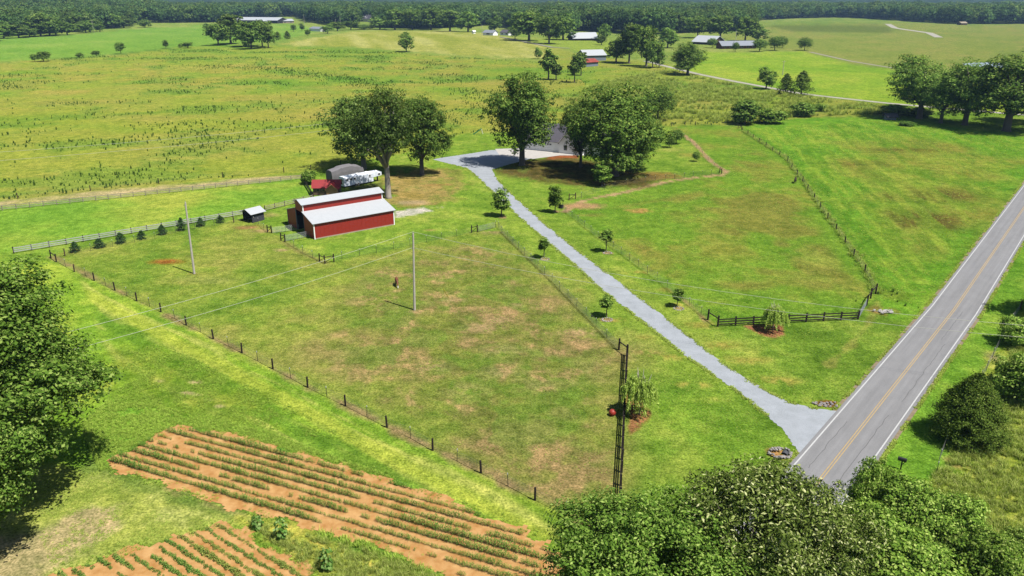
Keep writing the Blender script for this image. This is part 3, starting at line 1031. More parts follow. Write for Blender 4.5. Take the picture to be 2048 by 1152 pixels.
def conifer_proto(seed, n, leaf, mat, z0=.06, rad=.34, power=.8, r0=.02, rough=.22):
    rng = np.random.default_rng(seed)
    k = 260 if n < 20000 else 700
    t = rng.random(k) ** .75
    zc = z0 + (1 - z0) * t
    prof = rad * np.sin(np.clip((1 - t) ** power, 0, 1) * math.pi * .5) * np.clip(t * 5 + .55, 0, 1)
    an = rng.random(k) * 2 * math.pi
    rr = prof * (1 - rough + 2 * rough * rng.random(k))
    sc = np.stack([np.cos(an) * rr, np.sin(an) * rr, zc], 1)
    idx = rng.integers(0, k, n)
    q = rng.random(n) ** .5
    C = sc[idx] * np.stack([q, q, np.ones(n)], 1) + rng.normal(size=(n, 3)) * .025
    od = np.stack([np.cos(an[idx]), np.sin(an[idx]), np.full(n, .75)], 1)
    N = od * .8 + rng.normal(size=(n, 3)) * .5
    l = leaf * (.6 + .8 * rng.random(n))
    V = kites(C, N, l, l * .42, rng, tdir=od)
    V[:, 2] *= 1 / np.percentile(V[:, 2], 99.8)
    mb = MB()
    mb.tube([(0, 0, -.02), (0, 0, .3), (0, 0, .85)], [r0 * 1.3, r0, r0 * .25], 7)
    return quadmesh("crown", V, mat), mb.mesh("trunk", M_bark, True), np.percentile(np.hypot(V[:, 0], V[:, 1]), 98)


def willow_proto(seed, n, mat):
    rng = np.random.default_rng(seed)
    C, T = [], []
    mb = MB()
    mb.tube([(0, 0, -.02), (.02, 0, .25), (-.01, .01, .5)], [.025, .02, .014], 6)
    for i in range(70):
        a = rng.random() * 6.283
        s = np.array([math.cos(a) * .08, math.sin(a) * .08, .45 + .3 * rng.random()])
        R_ = .22 + .24 * rng.random()
        top = np.array([math.cos(a) * R_ * .6, math.sin(a) * R_ * .6, .72 + .3 * rng.random()])
        end = np.array([math.cos(a) * R_ * 1.15, math.sin(a) * R_ * 1.15, .12 + .42 * rng.random()])
        tt = rng.random(n // 70) ** .8
        q = ((1 - tt) ** 2)[:, None] * s + (2 * tt * (1 - tt))[:, None] * top * np.array([1, 1, 1.12]) + (tt ** 2)[:, None] * end
        C.append(q + rng.normal(size=q.shape) * .02)
        T.append(np.tile(end - top, (len(q), 1)))
        if i % 6 == 0:
            mb.tube([(0, 0, .42), tuple((s + top) / 2), tuple(top)], [.012, .009, .004], 4)
    C, T = np.concatenate(C), np.concatenate(T)
    T /= np.linalg.norm(T, axis=1)[:, None]
    l = .075 * (.6 + .8 * rng.random(len(C)))
    V = kites(C, rng.normal(size=C.shape), l, l * .25, rng, tdir=T)
    return quadmesh("crown", V, mat), mb.mesh("trunk", M_bark_pale, True), .42


def plant_tree(name, label, cat, base, h, w, pr, group=None, rotz=None, seed=0, zs=1.0):
    """A tree thing of height h and crown width w from prototype (crown, trunk, radius)."""
    s = w / 2 / pr[2]
    rz = random.Random(seed * 7 + int(base[0] * 10)).random() * 6.28 if rotz is None else rotz
    t = thing(name, label, cat, base, rz, group, (s, s, h))
    obj("trunk", pr[1], t)
    obj("crown", pr[0], t)
    return t


def tree_px(name, label, cat, px, py, hp, wp, pr, group=None, rotz=None, seed=0, dx=0):
    b = P(px, py)
    h = max(.5, Hgt(b, px, py - hp))
    w = wp / F_PX * slant(b + Vector((0, 0, h * .5)))
    b.z -= .05
    return plant_tree(name, label, cat, b, h, w, pr, group, rotz, seed)


# ------------------------------------------------------------------ far woods (stuff) and hills
L_forest2 = leafmat("leaves_light_forest", [(0, (0.043, 0.081, 0.015)), (0.5, (0.076, 0.128, 0.025)), (1, (0.145, 0.187, 0.051))], .2, .0, .35)
FP = [proto_obj("woodland_tree", tree_proto(s, 1100, .085, L_forest2 if s == 203 else L_forest, -.05, .46, 13, .18, sub=9, subr=.5, nl=0, inner=.05)[0]) for s in (201, 202, 203, 204)]
edge = [(-900, 96), (-300, 84), (0, 74), (60, 71), (180, 61), (262, 53), (272, 46), (430, 45), (470, 37), (590, 33), (620, 44), (655, 50), (700, 50), (720, 52), (760, 56), (860, 59), (1000, 50), (1028, 62), (1140, 66), (1150, 62), (1230, 66),
        (1290, 70), (1420, 64), (1500, 62), (1515, 41), (1600, 37), (1680, 35), (1780, 40), (1900, 48), (2048, 48), (2400, 50), (3000, 60)]
eb = np.array([P(x, y)[:2] for x, y in edge])
ea, er = np.arctan2(eb[:, 0], eb[:, 1]), np.hypot(eb[:, 0], eb[:, 1])
rng = np.random.default_rng(5)


def wood_points():
    out = []
    r = 620.0
    while r < 2450:
        sp = 9.5 + (r - 600) / 2600 * 12
        na = int(2 * math.radians(47) * r / sp)
        a = np.linspace(-math.radians(47), math.radians(47), na) + rng.normal(0, .3 * sp / r, na)
        q = r + rng.normal(0, sp * .3, na)
        lim = np.interp(a, ea, er)
        jag = 14 * (fbm(a * 60, a * 13, 1.0, 3, 91) - .5) * 2
        ok = q > lim + jag
        out.append(np.stack([np.sin(a[ok]) * q[ok], np.cos(a[ok]) * q[ok]], 1))
        r += sp * .92
    return np.concatenate(out)


wp = wood_points()
keep = np.ones(len(wp), bool)
for cx, cy, rr_ in ((735, 44, 26), (530, 42, 60), (632, 62, 20), (1170, 78, 24), (1650, 12, 30)):
    c = P(cx, cy)
    keep &= np.hypot(wp[:, 0] - c.x, wp[:, 1] - c.y) > rr_
hc = P(733, 44)
keep &= ~((np.abs(np.arctan2(wp[:, 0], wp[:, 1]) - math.atan2(hc.x, hc.y)) < 19 / hc.length) & (np.hypot(wp[:, 0], wp[:, 1]) < hc.length + 25))
wp = wp[keep]
hh = 19 + 14 * fbm(wp[:, 0], wp[:, 1], 70, 3, 95) + rng.normal(0, 1.6, len(wp))
rad_ = np.hypot(wp[:, 0], wp[:, 1])
ww = hh * (.9 + .35 * rng.random(len(wp))) * (1 + .25 * sstep(1200, 2600, rad_))
scatter("far_woods", np.column_stack([wp, zt(wp[:, 0], wp[:, 1]) - .3]), rng.random(len(wp)) * 6.28, np.stack([ww, ww, hh], 1), FP,
        "dense green woods stretching to the horizon behind the fields", seed=3)

# ------------------------------------------------------------------ trees one can tell apart
OAKS = [tree_proto(s, 24000, .021, L_dark, z, r, k, l, sub=20, subr=.33, r0=.028, split=.2, nl=10, jitter=.6) for s, z, r, k, l in ((11, .02, .42, 30, .125), (12, -.04, .5, 36, .125), (13, .04, .44, 28, .13), (14, .0, .46, 32, .125))]
GREYOAK = tree_proto(21, 17000, .019, L_grey, .27, .46, 28, .115, bark=M_bark_pale, sub=18, subr=.36, r0=.030, split=.34, nl=16, inner=.05, shift=-.02)
GREYOAK2 = tree_proto(22, 17000, .024, L_grey, -.04, .5, 28, .12, bark=M_bark_pale, sub=18, subr=.36, r0=.026, split=.25, nl=12, inner=.05)
PECAN = [tree_proto(s, 17000, .022, L_mid if s != 33 else L_dark, .03, .48, 28, .125, sub=17, subr=.36, r0=.03, split=.25, nl=12, inner=.04) for s in (31, 32, 33)]
FAR = [tree_proto(s, 3200, .055, m, z, r, 15, .165, sub=11, subr=.44, nl=5, r0=.025, split=.22, inner=.08) for s, m, z, r in ((41, L_dark, .02, .42), (42, L_mid, .0, .46), (43, L_grey, .05, .40), (44, L_dark, .0, .5))]
LOLLI = tree_proto(51, 5000, .05, L_mid, .08, .46, 12, .26, sub=24, subr=.3, r0=.025, nl=4, inner=.1, squash=.95)
LOLLI_D = tree_proto(52, 9000, .036, L_dark, .04, .48, 16, .34, sub=34, subr=.24, r0=.025, nl=4, inner=.1, squash=.95)
CEDAR_F = [conifer_proto(s, 2200, .075, L_cedar, .03, .36, .8) for s in (61, 62)]
TALLF = [tree_proto(s, 1800, .075, m, .14, .26, 9, .14, sub=10, subr=.5, nl=5, r0=.022, split=.3) for s, m in ((71, L_dark), (72, L_grey))]
YOUNG = [tree_proto(s, 1500, .07, L_lush, .24, .27, 9, .12, sub=9, subr=.5, nl=5, r0=.016, split=.35, inner=.15, ratio=.5) for s in (81, 82, 83)]
YOUNGF = tree_proto(84, 2600, .06, L_lush, .08, .28, 14, .11, sub=12, subr=.5, nl=5, r0=.016, split=.3, inner=.15, ratio=.5)
BUSH = [tree_proto(s, 3200, .075, m, -.1, .5, 12, .26, sub=12, subr=.45, nl=6, r0=.015, split=.1) for s, m in ((91, L_mid), (92, L_lush), (93, L_weed))]
SPRUCE = [conifer_proto(s, 1300, .11, L_spruce, .02, .40, .75, .03, .25) for s in (101, 102, 103)]
WILLOW = willow_proto(111, 9800, L_willow)

# far and middle distance: (name, label, px, py, height px, width px, prototype)
far_trees = [
    ("oak_tree", "dark round oak at the left end of the clump beside the far green field", 437, 91, 40, 40, FAR[3]),
    ("oak_tree", "purplish taller oak standing at the back of the far clump on the left", 462, 88, 55, 48, FAR[2]),
    ("oak_tree", "broad dark oak in the middle of the far clump on the left", 492, 93, 46, 52, FAR[0]),
    ("oak_tree", "front oak of the far left clump, its shadow on the weedy field", 503, 98, 50, 42, FAR[1]),
    ("oak_tree", "narrow oak near the right end of the far left clump", 525, 94, 50, 34, FAR[3]),
    ("oak_tree", "last small oak on the right of the far left clump", 537, 96, 44, 30, FAR[0]),
    ("field_tree", "lone narrow dark tree on the border of the weedy and green fields", 242, 107, 21, 15, FAR[3]),
    ("field_shrub", "larger of two round shrubs on the far left field border", 87, 123, 19, 22, FAR[0]),
    ("field_shrub", "smaller left one of two round shrubs on the far left field border", 70, 123, 14, 11, FAR[3]),
    ("field_shrub", "low wide shrub on the field border between the two shrubs and the lone tree", 160, 115, 9, 13, FAR[1]),
    ("field_shrub", "round low shrub just left of the lone border tree", 193, 112, 10, 15, FAR[0]),
    ("field_tree", "thin upright small tree on the field border left of the far clump", 332, 97, 16, 10, FAR[2]),
    ("field_shrub", "low spreading shrub on the border just left of the far oak clump", 376, 96, 11, 22, FAR[3]),
    ("field_shrub", "tiny pointed shrub between the thin tree and the spreading shrub", 360, 95, 8, 8, CEDAR_F[0]),
    ("field_tree", "round tree before the wood at the back of the far green field", 290, 55, 15, 22, FAR[1]),
    ("field_tree", "small bushy tree near the far green field's back edge by the clump", 413, 59, 12, 11, FAR[1]),
    ("field_tree", "isolated round-topped tree on the near edge of the mown yellow hill", 813, 104, 37, 27, FAR[1]),
    ("young_cedar", "small cedar at the left tip of the mown yellow hill", 556, 80, 17, 16, CEDAR_F[1]),
    ("young_cedar", "second small cedar at the left tip of the mown yellow hill", 575, 78, 16, 15, CEDAR_F[0]),
    ("field_tree", "small round tree below the long white barn, left of the pair", 587, 63, 13, 11, FAR[0]),
    ("field_tree", "small round tree below the long white barn, right of the pair", 604, 62, 14, 10, FAR[2]),
    ("field_tree", "bush-like tree right of the small grey-roofed white building", 655, 67, 18, 22, FAR[1]),
    ("oak_tree", "rounded tree on the hill's left shoulder near the white sheds", 616, 72, 12, 12, FAR[3]),
    ("hedge_tree", "first tree of the hedge running along the back of the yellow hill", 675, 62, 17, 28, FAR[0]),
    ("hedge_tree", "second tree of the hedge running along the back of the yellow hill", 702, 60, 17, 30, FAR[3]),
    ("hedge_tree", "hedge tree under the white dormered house behind the hill", 728, 59, 9, 34, FAR[1]),
    ("hedge_tree", "hedge tree just right of the white dormered house", 760, 59, 22, 36, FAR[1]),
    ("oak_tree", "tall oak in the row at the crest of the yellow hill, leftmost", 790, 60, 38, 42, FAR[0]),
    ("oak_tree", "tall oak in the row at the crest of the yellow hill, second", 825, 60, 38, 44, FAR[3]),
    ("oak_tree", "tall oak in the row at the crest of the yellow hill, third", 862, 60, 40, 46, FAR[0]),
    ("oak_tree", "tall oak in the row at the crest of the yellow hill, fourth", 900, 63, 40, 44, FAR[2]),
    ("oak_tree", "tall oak in the row at the crest of the yellow hill, rightmost", 936, 64, 38, 40, FAR[1]),
    ("maple_tree", "bright green round tree behind the small white gabled houses", 989, 64, 29, 28, FAR[1]),
    ("oak_tree", "huge dark oak left in the clump above the gray far barn", 1058, 82, 56, 62, FAR[0]),
    ("oak_tree", "front dark oak of the central far clump, shadow at its foot", 1098, 88, 52, 52, FAR[3]),
    ("oak_tree", "right oak of the central far clump, beside the white-roofed barn", 1126, 80, 50, 46, FAR[1]),
    ("oak_tree", "small oak right of the bright tree, beside the white gabled houses", 1030, 78, 24, 26, FAR[3]),
    ("maple_tree", "light green tree right of the white-roofed brown barn", 1208, 82, 32, 24, FAR[1]),
    ("field_tree", "small reddish-stemmed tree in front of the light green tree", 1203, 90, 17, 18, FAR[2]),
    ("oak_tree", "spreading oak just right of the gray metal barn", 1232, 125, 42, 44, FAR[0]),
    ("oak_tree", "tall oak behind the gray metal barn's right side", 1258, 127, 74, 46, FAR[2]),
    ("oak_tree", "tall oak in the grove on the lane, beside the light one", 1292, 133, 76, 42, FAR[0]),
    ("oak_tree", "slim oak with bare stem in the grove beside the lane", 1305, 136, 50, 32, FAR[3]),
    ("oak_tree", "low leafy tree at the right end of the grove by the lane", 1318, 135, 38, 22, FAR[1]),
    ("maple_tree", "bright rounded tree standing behind the grove by the lane", 1335, 96, 38, 36, FAR[1]),
    ("oak_tree", "large round dark oak with many stems right beside the lane", 1375, 150, 66, 66, OAKS[3]),
    ("oak_tree", "tall dark narrow oak behind the house, left of the small pair", 1097, 159, 62, 34, TALLF[0]),
    ("field_tree", "small tree at the foot of the tall narrow oak behind the house", 1112, 160, 32, 24, TALLF[1]),
    ("oak_tree", "leaning dark tree standing left of the red-roofed shed", 1149, 165, 56, 26, TALLF[0]),
    ("oak_tree", "slim tree touching the red-roofed shed on its left", 1162, 151, 46, 24, TALLF[1]),
    ("field_tree", "little tree at the right foot of the yellow hill", 1076, 118, 22, 14, FAR[1]),
    ("pear_tree", "small lollipop tree left of the gray-roofed brick house", 1424, 96, 20, 20, LOLLI),
    ("pear_tree", "slender oval tree in front of the gray-roofed brick house", 1470, 104, 20, 14, LOLLI),
    ("pear_tree", "round tree at the right front of the gray-roofed brick house", 1519, 103, 25, 28, LOLLI),
    ("pear_tree", "round tree right of the brick house, left of an overlapping pair", 1549, 101, 29, 28, LOLLI),
    ("pear_tree", "round tree right of the brick house, right of an overlapping pair", 1564, 96, 24, 20, LOLLI_D),
    ("pear_tree", "egg-shaped solitary tree at the edge of the bright right meadow", 1609, 101, 27, 28, LOLLI_D),
    ("oak_tree", "large tree behind the brick house on its left", 1490, 82, 45, 40, FAR[0]),
    ("oak_tree", "lighter tree behind the brick house on its right", 1516, 82, 28, 34, FAR[1]),
    ("oak_tree", "dark woodland oak behind the white barn roof, left side", 1395, 76, 40, 44, FAR[3]),
    ("oak_tree", "dark woodland oak behind the white barn roof, right side", 1440, 78, 44, 46, FAR[0]),
    ("maple_tree", "young leafy tree on the far side of the white lane", 1532, 178, 41, 32, FAR[1]),
    ("cedar_tree", "dark pointed cedar, left of the pair on the white lane", 1570, 188, 41, 32, CEDAR_F[0]),
    ("cedar_tree", "taller olive cedar, right of the pair on the white lane", 1602, 190, 49, 42, CEDAR_F[1]),
    ("round_bush", "big dark bush at the back corner of the right pasture", 1490, 249, 48, 62, BUSH[0]),
    ("round_bush", "lower green bush right of the big corner bush", 1541, 246, 30, 56, BUSH[1]),
    ("round_bush", "wide bush in tall grass above the diagonal field", 1606, 232, 28, 50, BUSH[0]),
    ("round_bush", "low pale bush joined to the right of the wide bush", 1632, 222, 15, 34, BUSH[1]),
    ("round_bush", "grey-green mound of brush near the small far shed", 1813, 251, 9, 28, BUSH[2]),
    ("round_bush", "dark bank of brush left of the big right-hand trees", 1795, 229, 20, 60, BUSH[0]),
    ("round_bush", "dark low brush under the leftmost of the big right-hand trees", 1835, 232, 18, 50, BUSH[0]),
]
for i, (nm, lb, px, py, hp, wpx, pr) in enumerate(far_trees):
    if any(pr is q for q in FAR):
        hp, wpx = hp * 1.08, wpx * 1.15
    tree_px(nm, lb, "bush" if "shrub" in nm or "bush" in nm else "tree", px, py, hp, wpx, pr, seed=i)
# the lighter row of trees along the wood's edge, far left
gl = "light green tree along the far left wood edge"
EDGE_ORD = [s + " from the left" for s in "second third fourth fifth sixth seventh eighth ninth tenth eleventh twelfth thirteenth fourteenth fifteenth".split()] + ["cut by the left border"]
for i, (px, py, hp, wpx) in enumerate([(8, 77, 34, 40), (38, 76, 28, 34), (60, 74, 24, 30), (82, 73, 44, 44), (100, 72, 46, 40), (112, 70, 36, 36), (135, 70, 26, 28), (150, 64, 34, 34), (172, 66, 26, 30), (180, 64, 34, 32), (200, 64, 20, 18),
                                       (205, 57, 34, 34), (228, 57, 30, 34), (248, 56, 24, 32), (-20, 82, 36, 44)]):
    tree_px("edge_tree", gl + ", " + EDGE_ORD[i], "tree", px, py, hp, wpx, [FAR[1], FAR[2], FAR[1], FAR[0]][i % 4], "trees along the far left wood edge", seed=i + 300)

# round yard trees, house oaks, barn oaks
tree_px("oak_tree", "tall dark oak standing left of the house on the drive's shaded bend", "tree", 1044, 330, 184, 138, OAKS[0], rotz=.6)
tree_px("oak_tree", "dark oak right in front of the house gable, behind the widest oak", "tree", 1161, 334, 134, 80, OAKS[2], rotz=2.2)
tree_px("oak_tree", "widest oak of the yard, its crown reaching almost to the ground", "tree", 1230, 352, 182, 186, OAKS[1], rotz=1.0)
tree_px("oak_tree", "low leafy oak at the right edge of the yard's shade", "tree", 1275, 340, 116, 96, OAKS[2], rotz=4.0)
tree_px("oak_sapling", "small leafy sapling under the widest yard oak's left side", "tree", 1204, 372, 44, 40, YOUNGF)
tree_px("round_tree", "perfectly round dark tree behind the yard at the weedy field's edge", "tree", 1315, 242, 71, 68, LOLLI_D)
tree_px("fruit_tree", "small round fruit tree, right of the pair in the side yard", "tree", 1352, 288, 30, 28, LOLLI)
tree_px("fruit_tree", "darker small fruit tree, left of the pair in the side yard", "tree", 1339, 295, 26, 20, LOLLI_D)
tree_px("fruit_tree", "tiny leaning fruit tree by the bare path in the side yard", "tree", 1392, 323, 20, 16, LOLLI)
tree_px("oak_tree", "tall grayish oak with a long bare trunk behind the red barn", "tree", 777, 396, 222, 146, GREYOAK, rotz=.15)
tree_px("oak_tree", "gray-green oak standing behind the tarp-covered camper", "tree", 728, 338, 152, 150, GREYOAK2, rotz=2.0)
tree_px("oak_tree", "dark oak behind the gray barn oak, beside the gravel drive", "tree", 844, 350, 156, 122, OAKS[2], rotz=.9)
tree_px("round_bush", "round green bush behind the red-roofed cabin", "bush", 621, 368, 28, 32, BUSH[1])
# big trees right
tree_px("pecan_tree", "leftmost of the big spreading trees above the diagonal field", "tree", 1838, 237, 126, 128, PECAN[0], rotz=.4)
tree_px("pecan_tree", "thin-stemmed tree between two big spreading trees", "tree", 1881, 246, 92, 84, PECAN[1], rotz=2)
tree_px("pecan_tree", "big tree with clear dark trunk, middle of the right-hand group", "tree", 1929, 250, 132, 124, PECAN[1], rotz=1)
tree_px("pecan_tree", "massive thick-trunked tree at the right edge of the photo", "tree", 2012, 262, 156, 160, PECAN[2], rotz=3)
tree_px("pecan_tree", "tree cut off by the right edge behind the massive trunk", "tree", 2072, 248, 130, 110, PECAN[0], rotz=5)
tree_px("roadside_tree", "tree just outside the right edge shading the road verge", "tree", 2140, 640, 180, 130, OAKS[3], rotz=1)

# young trees along the driveway
for i, (lb, px, py, hp, wpx, pr) in enumerate([
        ("full young tree left of the drive above the pasture gate", 1003, 433, 56, 37, YOUNGF),
        ("full young tree right of the drive where the bare path starts", 1110, 425, 54, 31, YOUNGF),
        ("small young tree left of the drive, nearest below the pasture gate", 1088, 516, 41, 26, YOUNG[0]),
        ("small young tree right of the drive, second from the house", 1212, 504, 46, 30, YOUNG[1]),
        ("small young tree left of the drive, nearest the dark plank fence corner", 1213, 634, 42, 32, YOUNG[2]),
        ("thin yellowing young tree right of the drive by the plank fence", 1354, 613, 36, 25, YOUNG[0])]):
    tree_px("young_tree", lb, "tree", px, py, hp, wpx, pr, "young trees lining the driveway", seed=i + 500)
tree_px("willow_tree", "weeping pale willow beside the long dark fence seen end on", "tree", 1278, 829, 86, 64, WILLOW, rotz=1)
tree_px("willow_tree", "small weeping willow in front of the roadside plank fence", "tree", 1546, 661, 58, 46, WILLOW, rotz=3)

for i, (px, py, hp) in enumerate([(151, 504, 22), (199, 495, 19), (242, 486, 22), (284, 478, 18), (325, 469, 21), (364, 461, 27), (402, 453, 19), (441, 445, 15)]):
    words = ["leftmost, nearest the corner posts", "second from the corner posts", "third from the corner posts", "fourth, just left of mid-row", "fifth, left of the tall pointed one", "tallest and most pointed, left of the utility pole",
             "just right of the gray utility pole", "last and smallest, nearest the white-roofed shed"]
    tree_px("spruce", "dark bushy spruce by the rail fence, " + words[i], "spruce", px, py, hp, [20, 22, 20, 18, 18, 17, 17, 17][i], SPRUCE[i % 3], "spruces along the gray rail fence", seed=i + 40)

# foreground trees
big = tree_proto(301, 72000, .0115, L_lush, .10, .36, 34, .095, sub=20, subr=.36, r0=.016, split=.2, nl=14, inner=.10, jitter=.7)
b = P(40, 985)
plant_tree("maple_tree", "huge leafy tree filling the left edge beside the crop rows", "tree", (b.x - .5, b.y, 0), Hgt(b, 40, 505), 20.5, big, rotz=.5)
big2 = tree_proto(302, 56000, .0145, L_lush, .05, .44, 28, .11, sub=20, subr=.36, r0=.018, split=.2, nl=12, inner=.10, jitter=.7)
b = P(-60, 1130)
plant_tree("maple_tree", "lower front tree in the left bottom corner casting jagged shade", "tree", (b.x, b.y, 0), 15.5, 15.5, big2, rotz=2.4)
grn = tree_proto(303, 64000, .0155, L_lush, .05, .5, 30, .13, sub=20, subr=.38, r0=.02, split=.2, nl=8, inner=.1, ratio=.5, jitter=.7)
b = P(1285, 1300)
plant_tree("ash_tree", "rounded fresh green tree at the bottom middle of the photo", "tree", (b.x, b.y, 0), Hgt(b, 1285, 1003), 14.6, grn, rotz=1.2)
olv = tree_proto(304, 40000, .021, L_olive, .05, .46, 28, .12, sub=16, subr=.42, r0=.02, split=.2, nl=10, inner=.06, ratio=.42, jitter=1.2)
b = P(1480, 1255)
plant_tree("chestnut_tree", "olive tree with long pale drooping leaves at the bottom edge", "tree", (b.x, b.y, 0), Hgt(b, 1440, 935), 11.5, olv, rotz=.2)
b = P(1610, 1235)
plant_tree("chestnut_tree", "second olive tree, lower, between the long-leaved one and the road", "tree", (b.x, b.y, 0), Hgt(b, 1610, 985), 9.0, olv, rotz=2.6)
L_vine = leafmat("leaves_vine", [(0, (0.048, 0.087, 0.014)), (0.4, (0.114, 0.203, 0.027)), (0.8, (0.203, 0.297, 0.048)), (1, (0.365, 0.446, 0.121))], .3, .0)
vin = tree_proto(305, 22000, .026, L_vine, .0, .5, 22, .115, sub=15, subr=.40, r0=.018, split=.2, nl=14, inner=.03, jitter=1.1)
for lb, px, py, top, w_, rz in (("slim leafy tree poking over the road at the bottom right", 1722, 1090, 918, 4.6, .3), ("bright leafy thicket tree below the mailbox", 1800, 1130, 955, 7.0, 2.0), ("viny green tree at the bottom right, middle of the thicket", 1700, 1200, 1000, 8, 4.1),
                                ("viny green tree at the bottom right, next to tall grass", 1880, 1150, 985, 6.5, 5.0), ("lowest viny tree on the bottom edge of the thicket", 1780, 1260, 1075, 9, 1.0), ("viny tree at the bottom edge, last before the open grass", 1945, 1215, 1050, 6.5, 3.3)):
    b = P(px, py)
    plant_tree("thicket_tree", lb, "tree", (b.x, b.y, 0), Hgt(b, px, top), w_, vin, rotz=rz)
ced = conifer_proto(306, 60000, .026, L_cedar, .0, .46, .80, .02, .12)
b = P(1930, 880)
plant_tree("cedar_tree", "large dense dark cedar between the road and the rough field", "tree", (b.x, b.y, 0), Hgt(b, 1925, 742), 7.6, ced)
bigb = tree_proto(307, 9000, .04, L_vine, -.1, .5, 16, .22, sub=14, subr=.42, nl=6, r0=.012, split=.1)
for i, (lb, px, py, hp, wpx) in enumerate([("leafy thicket bush right of the cedar on the photo's edge", 2035, 800, 90, 90), ("bush above the bare dirt bank by the right edge", 2030, 690, 56, 60),
                                           ("small bush at the wire fence beside the dirt bank", 2012, 765, 40, 44), ("bush in the bottom right corner of the rough field", 2050, 1130, 70, 80)]):
    tree_px("field_bush", lb, "bush", px, py, hp, wpx, bigb, seed=i + 900)

# ================================================================== BUILDINGS
M_red = surf("red_steel", (.215, .016, .009), .55, .06, 2.5, bump=.25, bscale=8, spec=.4)
M_roofw = surf("white_steel_roof", S(232, 236, 240), .45, .035, 1.2, spec=.4)
M_trim = surf("white_trim", (.68, .67, .65), .6, .04, 3)
M_trim_shade_seam = surf("shaded_white_trim_and_seam", S(150, 158, 172), .6, .05, 3)  # white trim with the barn end's shade in its colour; also garage seams
M_dark = surf("dark_inside", (.02, .02, .022), .9, .2, 2)
M_slate = surf("slate_shingles", S(112, 108, 118), .85, .16, 2.0, bump=.6, bscale=12)
M_shedg = surf("dark_grey_boards", S(92, 94, 102), .8, .16, 4, bump=.5, bscale=10, stretch=(6, 6, .6))
M_cabin = surf("cabin_boards", (.38, .22, .10), .8, .2, 5, bump=.5, bscale=10, stretch=(1, 1, 6))
M_cabinw = surf("weathered_boards", S(150, 128, 100), .8, .2, 5, bump=.5, bscale=10, stretch=(1, 1, 6))
M_redroof = surf("red_roof_metal", S(192, 44, 46), .5, .10, 2, spec=.4)
M_rustroof = surf("rusty_roof_metal", S(178, 70, 58), .7, .3, 1, c2=S(196, 90, 70))
M_housew = surf("white_siding", (.74, .74, .74), .7, .04, 3, bump=.3, bscale=9, stretch=(.3, .3, 6))
M_glass = surf("window_glass", (.03, .035, .04), .15, .1, 2, spec=.7)
M_brick = surf("brick_wall", S(150, 96, 76), .9, .2, 3)
M_brown = surf("brown_barn_boards", S(104, 78, 58), .9, .25, 2)
M_greymetal = surf("grey_barn_metal", S(168, 178, 192), .6, .06, 2)
M_roofg = surf("grey_roof_metal", S(176, 182, 194), .5, .06, 1)
M_tan = surf("tan_wall", S(196, 178, 152), .8, .1, 2)
M_concfoot = surf("concrete_footing", S(220, 200, 178), .9, .1, 3)


def gable_house(root, L, W_, eave, ridge, mw, mr, over=.35, thick=.14, foot=None):
    """Walls and a two-pitch roof: ridge along local x, footprint 0..L by 0..W_."""
    mb = MB()
    mb.prism([(0, 0), (W_, 0), (W_, eave), (W_ / 2, ridge), (0, eave)], 0, L, 0, axis='x')
    obj("wall", mb.mesh("wall", mw), root)
    k = (ridge - eave) / (W_ / 2)
    for s in (0, 1):
        mb = MB()
        y0, y1 = (-over, W_ / 2) if s == 0 else (W_ + over, W_ / 2)
        z0 = eave - over * k + .02
        q = [(-over, y0, z0), (L + over, y0, z0), (L + over, y1, ridge + .02), (-over, y1, ridge + .02)]
        if s:
            q = q[::-1]
        mb.slab(q, thick)
        obj("roof", mb.mesh("roof", mr), root)


def window(parent, x, y, z, w, h, axis='y', n=-1, frame=M_trim):
    """A framed window on a wall facing -y (axis y) or -x/+x (axis x)."""
    f, g = MB(), MB()
    t = .06
    if axis == 'y':
        f.box((x - w / 2 - t, y + n * .05, z - t), (x + w / 2 + t, y - n * .02, z + h + t))
        g.box((x - w / 2, y + n * .07, z), (x + w / 2, y + n * .045, z + h))
    else:
        f.box((x + n * .05, y - w / 2 - t, z - t), (x - n * .02, y + w / 2 + t, z + h + t))
        g.box((x + n * .07, y - w / 2, z), (x + n * .045, y + w / 2, z + h))
    o = obj("window", f.mesh("window", frame), parent)
    obj("pane", g.mesh("pane", M_glass), o)
    return o


# ---- red monitor barn
A_, C_, B_ = P(629.5, 479), P(789.5, 449.5), P(573, 447.6)
ux = (C_ - A_).normalized()
ang = math.atan2(ux.y, ux.x)
L, Wd = (C_ - A_).length, 14.2
Y1, Y2 = 5.1, 9.1
barn = thing("red_barn", "red steel barn with white raised-centre roof and open left end", "barn", A_, ang)
E0, E1, E2, E3 = 3.25, 4.62, 6.12, 6.75          # low eave, lean-to top, monitor eave, ridge
mb = MB()
mb.box((.03, .03, 0), (L - .03, .12, E0))
obj("front_wall", mb.mesh("front_wall", M_red), barn)
